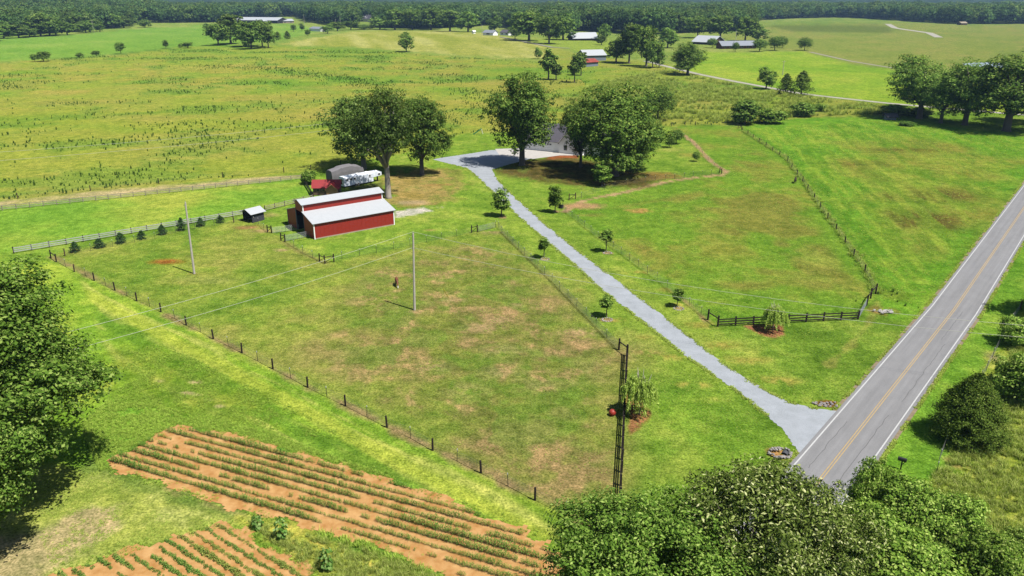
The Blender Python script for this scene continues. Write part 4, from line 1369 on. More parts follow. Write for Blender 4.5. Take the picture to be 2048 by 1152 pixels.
# vertical ribs of the cladding, recessed seams every metre or so
mb = MB()
x = .45
while x < L - .3:
    mb.box((x, .008, .3), (x + .035, .03, E0 - .12))
    x += .91
obj("cladding_rib", mb.mesh("cladding_rib", M_red), barn)
mb = MB()
mb.box((.1, -.012, 0), (L - .1, .03, .22))
obj("footing", mb.mesh("footing", M_concfoot), barn)
mb = MB()
mb.box((0, Wd - .12, 0), (L, Wd - .03, E0))
obj("back_wall", mb.mesh("back_wall", M_red), barn)
for x0, x1 in ((.03, .12), (L - .12, L - .03)):
    end = x0 > 1
    mb = MB()
    mb.prism([(.13, 0), (Y1, 0), (Y1, E1 - .03), (.13, E0)], x0, x1, 0, 'x')
    mb.prism([(Y2, 0), (Wd - .13, 0), (Wd - .13, E0), (Y2, E1 - .03)], x0, x1, 0, 'x')
    zb = 0 if end else 4.35
    mb.prism([(Y1 + .002, zb), (Y2 - .002, zb), (Y2 - .002, E2 - .03), ((Y1 + Y2) / 2, E3 - .03), (Y1 + .002, E2 - .03)], x0, x1, 0, 'x')
    obj("end_wall", mb.mesh("end_wall", M_red), barn)
for yy, n in ((Y1, 0), (Y2, 0)):
    mb = MB()
    mb.box((.13, yy - .04, E1 - .5), (L - .13, yy + .04, E2 - .02))
    obj("clerestory_wall", mb.mesh("clerestory_wall", M_red), barn)
k1 = (E1 - E0) / Y1
for s in (0, 1):
    y0, y1 = (-.3, Y1 - .04) if not s else (Wd + .3, Y2 + .04)
    q = [(-.3, y0, E0 - .3 * k1 + .02), (L + .3, y0, E0 - .3 * k1 + .02), (L + .3, y1, E1), (-.3, y1, E1)]
    mb = MB()
    mb.slab(q if not s else q[::-1], .09)
    # roof panel ribs
    for i in range(int(L / .91) + 1):
        xx = -.2 + i * .91
        a0, a1 = Vector((xx, y0, E0 - .3 * k1 + .11)), Vector((xx, y1, E1 + .09))
        mb.tube([a0, a1], .010, 4)
    obj("lean_to_roof", mb.mesh("lean_to_roof", M_roofw), barn)
k2 = (E3 - E2) / ((Y2 - Y1) / 2)
for s in (0, 1):
    y0 = Y1 - .38 if not s else Y2 + .38
    q = [(-.35, y0, E2 - .38 * k2 + .02), (L + .35, y0, E2 - .38 * k2 + .02), (L + .35, (Y1 + Y2) / 2, E3 + .02), (-.35, (Y1 + Y2) / 2, E3 + .02)]
    mb = MB()
    mb.slab(q if not s else q[::-1], .09)
    for i in range(int(L / .91) + 1):
        xx = -.2 + i * .91
        mb.tube([Vector((xx, y0, E2 - .38 * k2 + .11)), Vector((xx, (Y1 + Y2) / 2, E3 + .11))], .010, 4)
    obj("upper_roof", mb.mesh("upper_roof", M_roofw), barn)
for nm, x0, y0, z0, z1, w, mm in (("corner_trim", -.02, -.02, .0, E0 - .05, .2, M_trim), ("corner_trim", L - .18, -.02, 0, E0 - .05, .2, M_trim), ("corner_trim", -.02, Y1 - .1, E1 + .1, E2 - .05, .2, M_trim),
                                  ("corner_trim", L - .18, Y1 - .1, E1 + .1, E2 - .05, .2, M_trim), ("door_post", -.03, Y1 - .12, 0, E1 - .1, .14, M_trim_shade_seam), ("door_post", -.03, Y2 - .08, 0, E1 - .1, .16, M_trim_shade_seam),
                                  ("corner_trim", -.02, Wd - .2, 0, E0 - .05, .18, M_trim_shade_seam)):
    mb = MB()
    mb.box((x0, y0, z0), (x0 + w, y0 + w, z1))
    obj(nm, mb.mesh(nm, mm), barn)
mb = MB()
mb.box((L * .45, Y1 + .05, .02), (L * .45 + .1, Y2 - .05, 4.3))
mb.box((.2, Y1 + .01, .02), (L * .45, Y1 + .08, 3.0))
mb.box((.2, Y2 - .08, .02), (L * .45, Y2 - .01, 3.0))
obj("stall_partition", mb.mesh("stall_partition", M_dark), barn)

# ---- run-in shed with white roof
a, b2 = P(506, 446), P(529, 440)
u = (b2 - a).normalized()
sh = thing("field_shed", "small dark gray run-in shed with white pitched roof", "shed", a, math.atan2(u.y, u.x))
w, d = 3.0, 3.4
mb = MB()
mb.box((0, .02, .05), (w, .1, 2.0))
mb.box((w - .08, .1, .05), (w, d - .08, 2.05))
mb.box((0, d - .08, .05), (w, d, 2.0))
mb.prism([(0.05, 2.0), (d / 2, 2.75), (d - .05, 2.0)], w - .1, w - .02, 0, 'x')
obj("wall", mb.mesh("wall", M_shedg), sh)
mb = MB()
for yy in (.1, d * .4, d * .68, d - .2):
    mb.box((-.05, yy, 0), (.07, yy + .12, 2.02))
mb.box((-.04, .1, .8), (.03, d * .4, .92))
mb.box((-.04, d * .68, .8), (.03, d - .1, .92))
obj("post", mb.mesh("post", M_shedg), sh)
for s in (0, 1):
    y0 = -.35 if not s else d + .35
    q = [(-.55, y0, 1.88), (w + .4, y0, 1.88), (w + .4, d / 2, 2.82), (-.55, d / 2, 2.82)]
    mb = MB()
    mb.slab(q if not s else q[::-1], .07)
    obj("roof", mb.mesh("roof", M_roofw), sh)

# ---- cabin with red roof
c = P(627, 391)
cab = thing("wooden_cabin", "little wooden cabin with red metal roof and timber porch gable", "cabin", c, R(4))
gable_house(cab, 6.4, 3.2, 2.1, 3.5, M_cabinw, M_redroof, .35, .08)
mb = MB()
mb.prism([(3.6, .03), (6.0, .03), (6.0, 2.0), (4.8, 3.1), (3.6, 2.0)], -1.4, .02)
obj("porch_room", mb.mesh("porch_room", M_cabin), cab)
for s in (-1, 1):
    q = [(4.8, -2.1, 3.22), (4.8, 1.4, 3.22), (4.8 + s * 1.65, 1.4, 1.78), (4.8 + s * 1.65, -2.1, 1.78)]
    mb = MB()
    mb.slab(q if s < 0 else q[::-1], -.08 if s < 0 else -.08)
    obj("porch_roof", mb.mesh("porch_roof", M_redroof), cab)
    mb = MB()
    mb.tube([(4.8, -2.05, 3.1), (4.8 + s * 1.55, -2.05, 1.72)], .10, 4)
    mb.box((4.8 + s * 1.2 - .07, -2.0, 0), (4.8 + s * 1.2 + .07, -1.86, 2.05))
    obj("porch_truss", mb.mesh("porch_truss", M_cabin), cab)
for xx in (1.2, 2.6):
    window(cab, xx, 0, 1.0, .7, .6, frame=M_cabin)

# ---- farmhouse behind the oaks
gl_, gr_ = P(1056, 299), P(1117, 305)
u = (gr_ - gl_).normalized()
ha = math.atan2(u.y, u.x)
hs = thing("farmhouse", "white house with charcoal shingle roof half hidden by yard oaks", "house", gl_ - u * 1.0, ha)
GL = (gr_ - gl_).length + 1.0
mb = MB()
mb.box((0, 0, 0), (GL + .4, 11, 3.1))
obj("garage_wing", mb.mesh("garage_wing", M_housew), hs)
for s in (0, 1):
    q = [(-.5, -.5, 3.12), (GL + .9, -.5, 3.12), (GL + .9, 5.5, 7.9), (-.5, 5.5, 7.9)] if not s else [(-.5, 5.5, 7.9), (GL + .9, 5.5, 7.9), (GL + .9, 11.5, 3.12), (-.5, 11.5, 3.12)]
    mb = MB()
    mb.slab(q, .16)
    obj("roof", mb.mesh("roof", M_slate), hs)
for x0 in (1.0, 5.6):
    mb = MB()
    mb.box((x0 - .12, -.03, .0), (x0 + 3.9, .01, 2.75))
    dr = obj("garage_door", mb.mesh("garage_door", M_housew), hs)
    mb = MB()
    for k in range(4):
        mb.box((x0 + .15 + k * .92, -.05, 2.12), (x0 + .83 + k * .92, -.025, 2.5))
    obj("pane", mb.mesh("pane", M_glass), dr)
    mb = MB()
    for zz in (.62, 1.22, 1.86):
        mb.box((x0 - .1, -.04, zz), (x0 + 3.88, -.02, zz + .03))
    obj("panel_seam", mb.mesh("panel_seam", M_trim_shade_seam), dr)
mb = MB()
mb.prism([(GL + .42, 0), (GL + 8.4, 0), (GL + 8.4, 3.3), (GL + 4.4, 8.0), (GL + .42, 3.3)], -.6, 12)
obj("gable_wing", mb.mesh("gable_wing", M_housew), hs)
for s in (-1, 1):
    q = [(GL + 4.4, -1.1, 8.1), (GL + 4.4, 12.5, 8.1), (GL + 4.4 + s * 4.5, 12.5, 2.85), (GL + 4.4 + s * 4.5, -1.1, 2.85)]
    mb = MB()
    mb.slab(q if s < 0 else q[::-1], -.16)
    obj("roof", mb.mesh("roof", M_slate), hs)
    mb = MB()
    mb.tube([(GL + 4.4, -1.13, 8.0), (GL + 4.4 + s * 4.45, -1.13, 2.82)], .14, 4)
    obj("bargeboard", mb.mesh("bargeboard", M_trim), hs)
for xx, zz in ((GL + 2.6, 1.0), (GL + 6.2, 1.0), (GL + 4.4, 4.4)):
    window(hs, xx, -.6, zz, 1.1, 1.5)
mb = MB()
mb.box((GL + 8.42, 1, 0), (GL + 17, 11, 3.2))
mb.prism([(1, 3.2), (6, 6.6), (11, 3.2)], GL + 8.42, GL + 17, 0, 'x')
obj("main_wing", mb.mesh("main_wing", M_housew), hs)
for s in (0, 1):
    q = [(GL + 8.5, .5, 3.0), (GL + 17.4, .5, 3.0), (GL + 17.4, 6, 6.8), (GL + 8.5, 6, 6.8)] if not s else [(GL + 8.5, 6, 6.8), (GL + 17.4, 6, 6.8), (GL + 17.4, 11.5, 3.0), (GL + 8.5, 11.5, 3.0)]
    mb = MB()
    mb.slab(q, .16)
    obj("roof", mb.mesh("roof", M_slate), hs)

# ---- buildings far off: (name, label, left base px, right base px, depth m, eave m, ridge m, wall, roof, windows)
def far_building(name, label, cat, l, r, depth, eave, ridge, mw, mr, wins=0, over=.6, z=0.0):
    a, b = P(*l), P(*r)
    u = b - a
    t = thing(name, label, cat, (a.x, a.y, min(a.z, b.z) - .2 + z), math.atan2(u.y, u.x))
    gable_house(t, math.hypot(u.x, u.y), depth, eave, ridge, mw, mr, over, .3)
    Lx = math.hypot(u.x, u.y)
    for i in range(wins):
        window(t, Lx * (i + .5) / wins, 0, 1.0 + .2, Lx / wins * .32, 1.4)
    return t


far_building("long_barn", "long low white-roofed livestock barn at the wood's edge", "barn", (470, 46), (555, 47), 34, 5.0, 9.5, M_dark, M_roofw)
far_building("long_barn", "lower white open-sided barn joined to the long barn's right", "barn", (528, 47), (588, 46), 26, 3.6, 6.6, M_tan, M_roofw, 5)
fh = far_building("dormer_house", "white gabled house with dark dormer roof on the wood's edge", "house", (721, 43), (744, 44), 11, 5.5, 12, M_housew, M_slate, 3)
for i in range(3):
    mb = MB()
    mb.box((3 + i * 5.2, 1.0, 6.6), (5 + i * 5.2, 4.4, 9.0))
    dm = obj("dormer", mb.mesh("dormer", M_housew), fh)
    mb = MB()
    mb.box((3.4 + i * 5.2, .9, 7.0), (4.6 + i * 5.2, .98, 8.4))
    obj("pane", mb.mesh("pane", M_glass), dm)
mb = MB()
mb.prism([(-.5, 5.5), (5.5, 12.4), (11.5, 5.5)], 19.5, 20.1, 0, 'x')
obj("gable_end", mb.mesh("gable_end", M_trim), fh)
far_building("metal_building", "white workshop with light gray roof below the dormer house", "building", (619, 62), (641, 63), 12, 3.4, 5.6, M_housew, M_roofg)
far_building("small_shed", "tiny white shed right of the white workshop", "shed", (643, 60), (649, 60), 5, 3.0, 4.4, M_housew, M_trim)
far_building("white_shed", "tiny white shed on the crest left of the power pole", "shed", (947, 67), (951, 67), 4, 2.6, 3.6, M_housew, M_trim)
far_building("white_house", "small white gable-ended garage on the yellow hill's right shoulder", "house", (966, 70), (986, 71), 9, 3.0, 5.6, M_housew, M_roofg, 1)
far_building("white_house", "white cottage with gray roof among trees on the hill's shoulder", "house", (1000, 70), (1017, 71), 10, 3.2, 5.8, M_housew, M_slate, 2)
far_building("brown_barn", "brown barn with a flared white roof in the far meadow", "barn", (1147, 81), (1194, 81), 16, 3.2, 8.0, M_brown, M_roofw, 0, 1.6)
far_building("gray_barn", "gray metal barn with white roof edge behind the red-roofed shed", "barn", (1170, 122), (1212, 121), 16, 4.0, 7.4, M_greymetal, M_roofw)
far_building("old_shed", "old open shed with rusty red roof before the gray barn", "shed", (1168, 134), (1196, 132), 9, 3.0, 4.8, M_greymetal, M_rustroof)
far_building("white_barn", "barn with broad white roof left of the brick house", "barn", (1385, 88), (1425, 90), 22, 2.8, 8.0, M_brown, M_roofw, 0, 1.2)
far_building("brick_house", "long brick ranch house with pale gray metal roof", "house", (1444, 98), (1512, 97), 12, 3.2, 6.6, M_brick, M_roofg, 6, 1.0)
far_building("low_shed", "low gray shed at the corner of the diagonal field", "shed", (1773, 240), (1792, 240), 2.6, 1.5, 2.3, M_greymetal, M_slate)
far_building("farm_shed", "distant brown shed in the far right meadow", "shed", (1922, 50), (1934, 50), 8, 3, 5, M_brown, M_tan)

# ---- covered camper
a, b2 = P(665, 365), P(727, 352)
u = (b2 - a).normalized()
rv = thing("covered_camper", "camper shrouded in a saggy gray tarpaulin beside the horse trailer", "camper", a, math.atan2(u.y, u.x))
Lr = 10.6
M_tarp = surf("grey_tarp", S(152, 148, 152), .85, .1, 1.5, bump=.8, bscale=2)
nx, prof = 14, []
for i in range(nx + 1):
    t = i / nx
    h = 2.9 + .45 * math.sin(t * math.pi) ** .8 + (.25 if .25 < t < .7 else 0) - (.7 * max(0, t - .82) / .18)
    wv = .12 * math.sin(t * 26)
    prof.append([(0 + wv, .25), (-.02 + wv * .5, h * .6), (.12, h * .92), (.5, h + .05), (1.3, h + .2), (2.1, h + .05), (2.5, h * .92), (2.62 - wv * .5, h * .6), (2.6 - wv, .25)])
mb = MB()
for i in range(nx):
    for j in range(8):
        x0, x1 = i * Lr / nx, (i + 1) * Lr / nx
        mb.face([(x0, *prof[i][j]), (x1, *prof[i + 1][j]), (x1, *prof[i + 1][j + 1]), (x0, *prof[i][j + 1])])
mb.face([(0, *p) for p in prof[0]])
mb.face([(Lr, *p) for p in prof[-1]])
obj("tarpaulin", mb.mesh("tarpaulin", M_tarp, True), rv)
M_tyre = surf("black_rubber", (.02, .02, .02), .8, .1, 4)
M_hub = surf("steel_hub", S(190, 186, 178), .4, .1, 4, metallic=.6)


def wheel(parent, x, y, z, r=.38, w=.24):
    mb = MB()
    mb.tube([(x, y - w / 2, z), (x, y + w / 2, z)], r, 16)
    o = obj("wheel", mb.mesh("wheel", M_tyre), parent)
    mb = MB()
    mb.tube([(x, y - w / 2 - .015, z), (x, y - w / 2 + .05, z)], r * .58, 12)
    obj("hub", mb.mesh("hub", M_hub), o)


for xx in (4.2, 5.1):
    wheel(rv, xx, .05, .38)
    wheel(rv, xx, 2.5, .38)

# ---- horse trailer
M_alu_streaks = surf("aluminium_painted_reflections", (.46, .51, .58), .3, .10, .9, metallic=.0, spec=.6, c2=(.62, .64, .68), stretch=(1.2, 1.2, .35))  # blue-grey streaks of reflection and dappled tree shade put into the colour
M_frame = surf("trailer_frame", (.03, .03, .032), .6, .2, 3)
a, b2 = P(689, 377), P(748.4, 365.5)
u = (b2 - a).normalized()
tr = thing("horse_trailer", "white gooseneck horse trailer with dark windows", "trailer", a, math.atan2(u.y, u.x))
LT, WT, z0, z1 = 9.0, 2.3, .48, 2.75
mb = MB()
mb.prism([(0, z0), (WT, z0), (WT, z1 - .15), (WT - .25, z1 + .05), (.25, z1 + .05), (0, z1 - .15)], 0, LT, 0, 'x')
obj("body", mb.mesh("body", M_alu_streaks), tr)
mb = MB()
mb.prism([(LT + .01, 1.45), (LT + 2.7, 1.65), (LT + 2.75, 2.5), (LT + 2.2, 2.72), (LT + .01, z1)], .12, WT - .12)
obj("gooseneck", mb.mesh("gooseneck", M_alu_streaks), tr)
mb = MB()
mb.box((LT + 1.9, .9, .1), (LT + 2.1, 1.3, 1.63))
mb.box((.2, .15, .34), (LT - .1, WT - .15, .47))
obj("chassis", mb.mesh("chassis", M_frame), tr)
mb = MB()
for xx in (4.4, 7.2):
    mb.box((xx, .7, z1 + .06), (xx + .8, 1.5, z1 + .28))
mb.box((LT + 1.3, .8, 2.74), (LT + 1.8, 1.4, 2.92))
obj("roof_vent", mb.mesh("roof_vent", M_trim), tr)
for xx in (.95, 2.1, 3.25):
    window(tr, xx, 0, 1.8, .62, .5)
window(tr, 7.9, 0, 1.85, .45, .5)
window(tr, LT + 1.9, .12, 1.85, .7, .42)
window(tr, 0, .75, 1.7, .6, .6, 'x')
mb = MB()
mb.box((7.4, -.03, .62), (7.42, .01, 2.55))
mb.box((8.4, -.03, .62), (8.42, .01, 2.55))
mb.box((3.9, -.03, .6), (3.94, .01, 2.6))
mb.box((0.05, -.03, 1.55), (LT - .05, .01, 1.58))
obj("door_seam", mb.mesh("door_seam", M_frame), tr)
mb = MB()
mb.tube([(3.0, .1, .75), (3.15, .0, .92), (4.75, .0, .92), (4.9, .1, .75)], .05, 4)
obj("fender", mb.mesh("fender", M_alu_streaks), tr)
for xx in (3.5, 4.4):
    wheel(tr, xx, .08, .38)
    wheel(tr, xx, WT - .08, .38)

# log and timber pile under the barn oak
M_log = surf("weathered_logs", S(120, 108, 92), .9, .3, 3)
lp = thing("log_pile", "heap of weathered logs and poles under the grayish oak", "log pile", P(742, 383), R(20))
rng_ = random.Random(4)
for i in range(9):
    mb = MB()
    y, zz = (i % 4) * .4 - .6, .16 + (i // 4) * .3
    x0 = rng_.uniform(-2.2, -.8)
    mb.tube([(x0, y + rng_.uniform(-.3, .3), zz), (x0 + rng_.uniform(2.5, 4.2), y + rng_.uniform(-.3, .3), zz + .03)], .15, 7)
    obj("log", mb.mesh("log", M_log), lp)

# playground slide behind the tall oak
M_green = surf("green_plastic", S(40, 150, 90), .5, .05, 3)
sl = thing("playground_slide", "small green slide on the lawn behind the tall yard oak", "slide", P(963, 268), R(200))
mb = MB()
for i in range(6):
    t0, t1 = i / 6, (i + 1) / 6
    zf = lambda t: 1.7 * (1 - t) ** 1.3 + .15
    mb.slab([(t0 * 3, -.3, zf(t0)), (t1 * 3, -.3, zf(t1)), (t1 * 3, .3, zf(t1)), (t0 * 3, .3, zf(t0))], .05)
    for s in (-.33, .33):
        mb.slab([(t0 * 3, s, zf(t0)), (t1 * 3, s, zf(t1)), (t1 * 3, s, zf(t1) + .18), (t0 * 3, s, zf(t0) + .18)], .04)
obj("chute", mb.mesh("chute", M_green), sl)
mb = MB()
for s in (-.3, .3):
    mb.tube([(-.5, s, 0), (0, s, 1.85)], .04, 5)
for k in range(5):
    mb.tube([(-.42 + k * .09, -.3, .3 + k * .33), (-.42 + k * .09, .3, .3 + k * .33)], .025, 4)
obj("ladder", mb.mesh("ladder", M_trim), sl)

# ================================================================== FENCES
M_wood = surf("dark_post_wood", S(64, 50, 42), .9, .35, 6, bump=.6, bscale=12)
M_woodb = surf("brown_post_wood", S(112, 88, 66), .9, .3, 6, bump=.6, bscale=12)
M_plank = surf("dark_plank", S(62, 52, 46), .9, .35, 4, bump=.5, bscale=12, stretch=(1, 1, 4))
M_rail = surf("pale_rail", S(224, 226, 220), .85, .16, 3, c2=S(232, 232, 226))
M_railb = surf("tan_rail", S(206, 194, 170), .85, .2, 3)
M_steel = surf("t_post_steel", S(86, 92, 78), .7, .2, 6)
M_wire = surf("fence_wire", S(150, 150, 146), .5, .1, 5, metallic=.5)
M_pipe = surf("gate_pipe", S(176, 184, 184), .45, .08, 4, metallic=.3)
M_cap = surf("white_cap", S(240, 240, 232), .6, .04, 3)

cyl = MB()
cyl.tube([(0, 0, -.15), (0, 0, .97), (0, 0, 1)], [1, .96, .86], 9)
ME_POST = cyl.mesh("post", M_wood)
ME_POSTB = cyl.mesh("post", M_woodb)
cyl2 = MB()
cyl2.box((-1, -1, -.1), (1, 1, 1))
ME_SQ = cyl2.mesh("post", M_plank)
ME_SQD = cyl2.mesh("post", M_wood)
ME_SQR = cyl2.mesh("post", M_railb)
tp = MB()
tp.box((-.034, -.014, -.2), (.034, .014, 1.32))
tp.box((-.006, .006, -.2), (.006, .034, 1.32))
tp.box((-.045, -.03, 1.32), (.045, .045, 1.5), 1)
ME_T = tp.mesh("t_post", [M_steel, M_cap])
bx = MB()
bx.box((0, -.5, -.5), (1, .5, .5))
ME_RAIL = {m.name: bx.mesh("rail", m) for m in (M_rail, M_railb, M_plank, M_wood, M_pipe)}


def bar(name, parent, a, b, w, h, m):
    """Board from a to b (parent space), w thick and h deep."""
    a, b = Vector(a), Vector(b)
    d = b - a
    o = obj(name, ME_RAIL[m.name], parent, a, (0, -math.atan2(d.z, math.hypot(d.x, d.y)), math.atan2(d.y, d.x)), (d.length, w, h))
    return o


def post(parent, p, me, r, h, seed=0):
    rr = random.Random(seed + int(p[0] * 100))
    nm = "t_post" if me is ME_T else "post"
    sc = (1, 1, h / 1.5) if me is ME_T else (r, r, h)
    return obj(nm, me, parent, p, (R(rr.uniform(-2, 2)), R(rr.uniform(-2, 2)), rr.uniform(0, 3) if me in (ME_POST, ME_POSTB, ME_T) else 0), sc)


def wires(parent, pts, hs, r=.006, name="wire"):
    mb = MB()
    for z in hs:
        mb.tube([(p[0], p[1], p[2] + z) for p in pts], r, 3, cap=False)
    return obj(name, mb.mesh(name, M_wire), parent)


def wire_fence(name, label, posts, hs=(.15, .35, .55, .8, 1.05, 1.25), wr=.009, net=0):
    """posts: list of (px, py, kind) with kind w(ood), b(rown wood) or t(-post)."""
    pw = [P(x, y) for x, y, k in posts]
    o0 = pw[0].copy()
    f = thing(name, label, "fence", o0)
    loc = [p - o0 for p in pw]
    for q, (x, y, k) in zip(loc, posts):
        if k == 'w':
            post(f, q, ME_POST, .115, 1.5)
        elif k == 'b':
            post(f, q, ME_POSTB, .11, 1.45)
        elif k == 't':
            post(f, q, ME_T, 1, 1.5)
    wires(f, loc, hs, wr)
    if net:
        mb = MB()
        for a, b in zip(loc[:-1], loc[1:]):
            n = max(1, int((b - a).length / net))
            for i in range(n):
                p = a.lerp(b, i / n)
                mb.tube([p + Vector((0, 0, .1)), p + Vector((0, 0, 1.2))], wr * .8, 3, cap=False)
        obj("netting", mb.mesh("netting", M_wire), f)
    return f


def rail_fence(name, label, a, b, n, hs, mp, mr, ph=1.35, pr=.065, rw=.035, rh=.14, mepost=None):
    o0 = a.copy()
    f = thing(name, label, "fence", o0)
    pts = [(b - a) * i / n for i in range(n + 1)]
    rr = random.Random(n)
    for i, q in enumerate(pts):
        post(f, q, mepost, pr, ph + rr.uniform(-.04, .05), i)
    d = (b - a).normalized()
    off = Vector((d.y, -d.x, 0)) * (pr + rw * .5 + .005)
    for p0, p1 in zip(pts[:-1], pts[1:]):
        for z in hs:
            bar("rail", f, p0 + off + d * .012 + Vector((0, 0, z + rr.uniform(-.03, .03))), p1 + off - d * .012 + Vector((0, 0, z + rr.uniform(-.03, .03))), rw, rh * rr.uniform(.9, 1.05), mr)
    return f


def brace(name, label, pts, diag=True, group=None, r=.12, h=1.6, m=M_wood):
    """Corner brace: stout posts joined by a top rail and a diagonal."""
    pw = [P(*q) for q in pts]
    o0 = pw[0].copy()
    f = thing(name, label, "fence brace", o0, group=group)
    loc = [p - o0 for p in pw]
    for q in loc:
        post(f, q, ME_POST if m is M_wood else ME_POSTB, r, h)
    for p0, p1 in zip(loc[:-1], loc[1:]):
        bar("rail", f, p0 + Vector((0, 0, h * .74)), p1 + Vector((0, 0, h * .74)), .12, .12, m if m.name in ME_RAIL else M_wood)
        if diag:
            bar("diagonal", f, p0 + Vector((0, 0, h * .12)), p1 + Vector((0, 0, h * .68)), .08, .08, M_wood)
    return f


def pipe_gate(label, a, b, h=1.25, n=6):
    a, b = P(*a), P(*b)
    d = b - a
    g = thing("pipe_gate", label, "gate", a, math.atan2(d.y, d.x))
    Lg = d.length
    for i in range(n):
        mb = MB()
        z = .2 + (h - .2) * i / (n - 1)
        mb.tube([(.03, 0, z), (Lg - .03, 0, z)], .026, 6)
        obj("bar", mb.mesh("bar", M_pipe), g)
    for xx in (.03, Lg * .5, Lg - .03):
        mb = MB()
        mb.tube([(xx, -.003, .14), (xx, -.003, h + .03)], .028, 6)
        obj("upright", mb.mesh("upright", M_pipe), g)


# side fence, wood posts and capped T-posts alternating
sf = [(119, 526, 'x'), (131.6, 533.4, 't'), (149, 543.6, 'b'), (171.5, 551.6, 't'), (188.6, 561.5, 'w'), (211.7, 572, 't'), (230, 581, 'w'), (254, 591, 't'), (273.7, 602, 'w'), (299.5, 612.6, 't'), (322, 624, 'w'), (349.6, 636.7, 't'),
      (372.7, 650.5, 'w'), (401, 664, 't'), (427, 678, 'w'), (456.8, 691.7, 't'), (484, 706, 'w'), (515.5, 722, 't'), (546, 738, 'w'), (581.5, 756, 't'), (615.4, 775, 'w'), (654, 794, 't'), (691, 812, 'w'), (734, 834, 't'), (774, 855, 'w'),
      (821.4, 876, 't'), (865.4, 901, 'w'), (914.3, 922, 't'), (962, 946, 'w'), (1016, 972, 't'), (1070, 1000.5, 'w'), (1133, 1030, 't'), (1195, 1062, 'w'), (1262, 1096, 't')]
wire_fence("wire_fence", "long wire fence with dark wood posts and capped T-posts beside the mown strip", sf)
# inner T-post line beside the spruces
wire_fence("wire_fence", "wire fence of capped T-posts along the spruce row", [(130, 512, 'b'), (182, 502, 't'), (226, 493.5, 't'), (269.5, 485, 't'), (310, 478, 't'), (352, 465, 't'), (390, 458, 't'), (429, 452, 't'), (468, 445, 'b'), (486, 442, 'x')])
wire_fence("wire_fence", "short wire fence of T-posts running from shed to pipe gates", [(508, 447, 't'), (517, 449, 't'), (528, 460, 't'), (535, 465, 'x')])
wire_fence("wire_fence", "wire fence of T-posts from the barn gate to the three-post brace", [(570, 483, 'x'), (588, 495, 't'), (606, 506, 't'), (625.5, 516, 't'), (639, 523, 'x')])
wire_fence("wire_fence", "wire fence of T-posts crossing the grass below the red barn", [(668, 524, 'x'), (684, 518, 't'), (719.5, 512.5, 't'), (753, 505.5, 't'), (787.5, 498, 't'), (820, 491, 't'), (852.5, 485, 't'), (883, 479, 't'), (913, 473, 't'), (943, 466, 'x')])
wire_fence("wire_fence", "netted wire fence along the left side of the gravel drive", [(991, 455, 't'), (997, 456, 't'), (1004, 466, 't'), (1015, 476, 't'), (1026, 488, 't'), (1037, 498, 't'), (1049, 510, 't'), (1062, 522, 't'), (1075.5, 535.5, 't'), (1089, 549, 't'),
           (1104, 563, 't'), (1119, 579, 't'), (1136, 596, 't'), (1153, 614, 't'), (1172, 633, 't'), (1192, 654, 't'), (1213, 677, 't'), (1237, 700, 'x')], wr=.016, net=.5)
wire_fence("wire_fence", "netted wire fence along the right side of the gravel drive", [(1124, 418, 't'), (1132, 426, 't'), (1144, 435.5, 't'), (1156, 444, 't'), (1169, 455, 't'), (1182, 465, 't'), (1196, 477, 't'), (1211, 486, 't'), (1226, 497, 't'), (1242, 508.5, 't'), (1258.6, 521, 't'),
           (1276, 534, 't'), (1294.5, 547, 't'), (1314, 560.5, 't'), (1334, 577, 't'), (1355, 594, 't'), (1378, 612, 't'), (1402, 630, 't'), (1415.5, 639, 'x')], wr=.014, net=.6)
wf_ = [(1484, 263), (1495, 269), (1506, 277), (1518, 285), (1532, 293), (1545, 302), (1559, 311), (1575, 322), (1583, 337), (1594, 350), (1605, 364), (1615, 380), (1628, 399), (1640, 417), (1655, 439), (1672, 461), (1690, 487), (1707, 513), (1729.5, 545), (1751, 588)]
wire_fence("wire_fence", "wooden-post wire fence dividing the right pasture from the diagonal field", [(x, y, 'w') for x, y in wf_])
wire_fence("wire_fence", "wire fence of T-posts beside the curved bare path", [(1151, 397, 'x'), (1163, 396, 't'), (1186, 388, 't'), (1209, 379, 't'), (1230, 374, 't'), (1252, 369.5, 't'), (1272, 366, 't'), (1291, 364, 't'), (1310, 362, 't'), (1331, 359.5, 't'), (1349, 358, 't'), (1368, 356, 't'), (1386, 353, 't'),
           (1404, 351, 't'), (1422, 349.5, 't'), (1438, 347, 'x')])
wire_fence("wire_fence", "wire fence of T-posts up the side yard to the round tree", [(1440, 346, 'x'), (1428, 335, 't'), (1416, 323, 't'), (1404, 310, 't'), (1392, 297, 't'), (1380, 285, 't'), (1368, 275, 't'), (1352, 262, 't'), (1343, 253, 't')])
wire_fence("wire_fence", "old leaning wire fence between the yard's back and the weedy field", [(1343, 252, 'b'), (1370, 251, 'b'), (1391, 250, 'b'), (1420, 251, 't'), (1450, 252, 't'), (1480, 256, 'w')])
wire_fence("wire_fence", "old wooden-post wire fence at the weedy field's near edge", [(-60, 412, 'b'), (36, 397.5, 'b'), (181, 382, 'b'), (318, 367.5, 'w'), (445.5, 355, 'w'), (568, 345, 'w'), (622, 340, 'w'), (682, 330, 'w'), (740, 320, 'w')])
wire_fence("wire_fence", "rusty wire fence along the rough field right of the road", [(1872, 948, 't'), (1878, 922, 't'), (1890, 893, 't'), (1960, 762, 't'), (1972, 742, 't'), (1985, 715, 't'), (1998, 690, 't'), (2008, 668, 't'), (2022, 645, 't'), (2040, 618, 'b')])

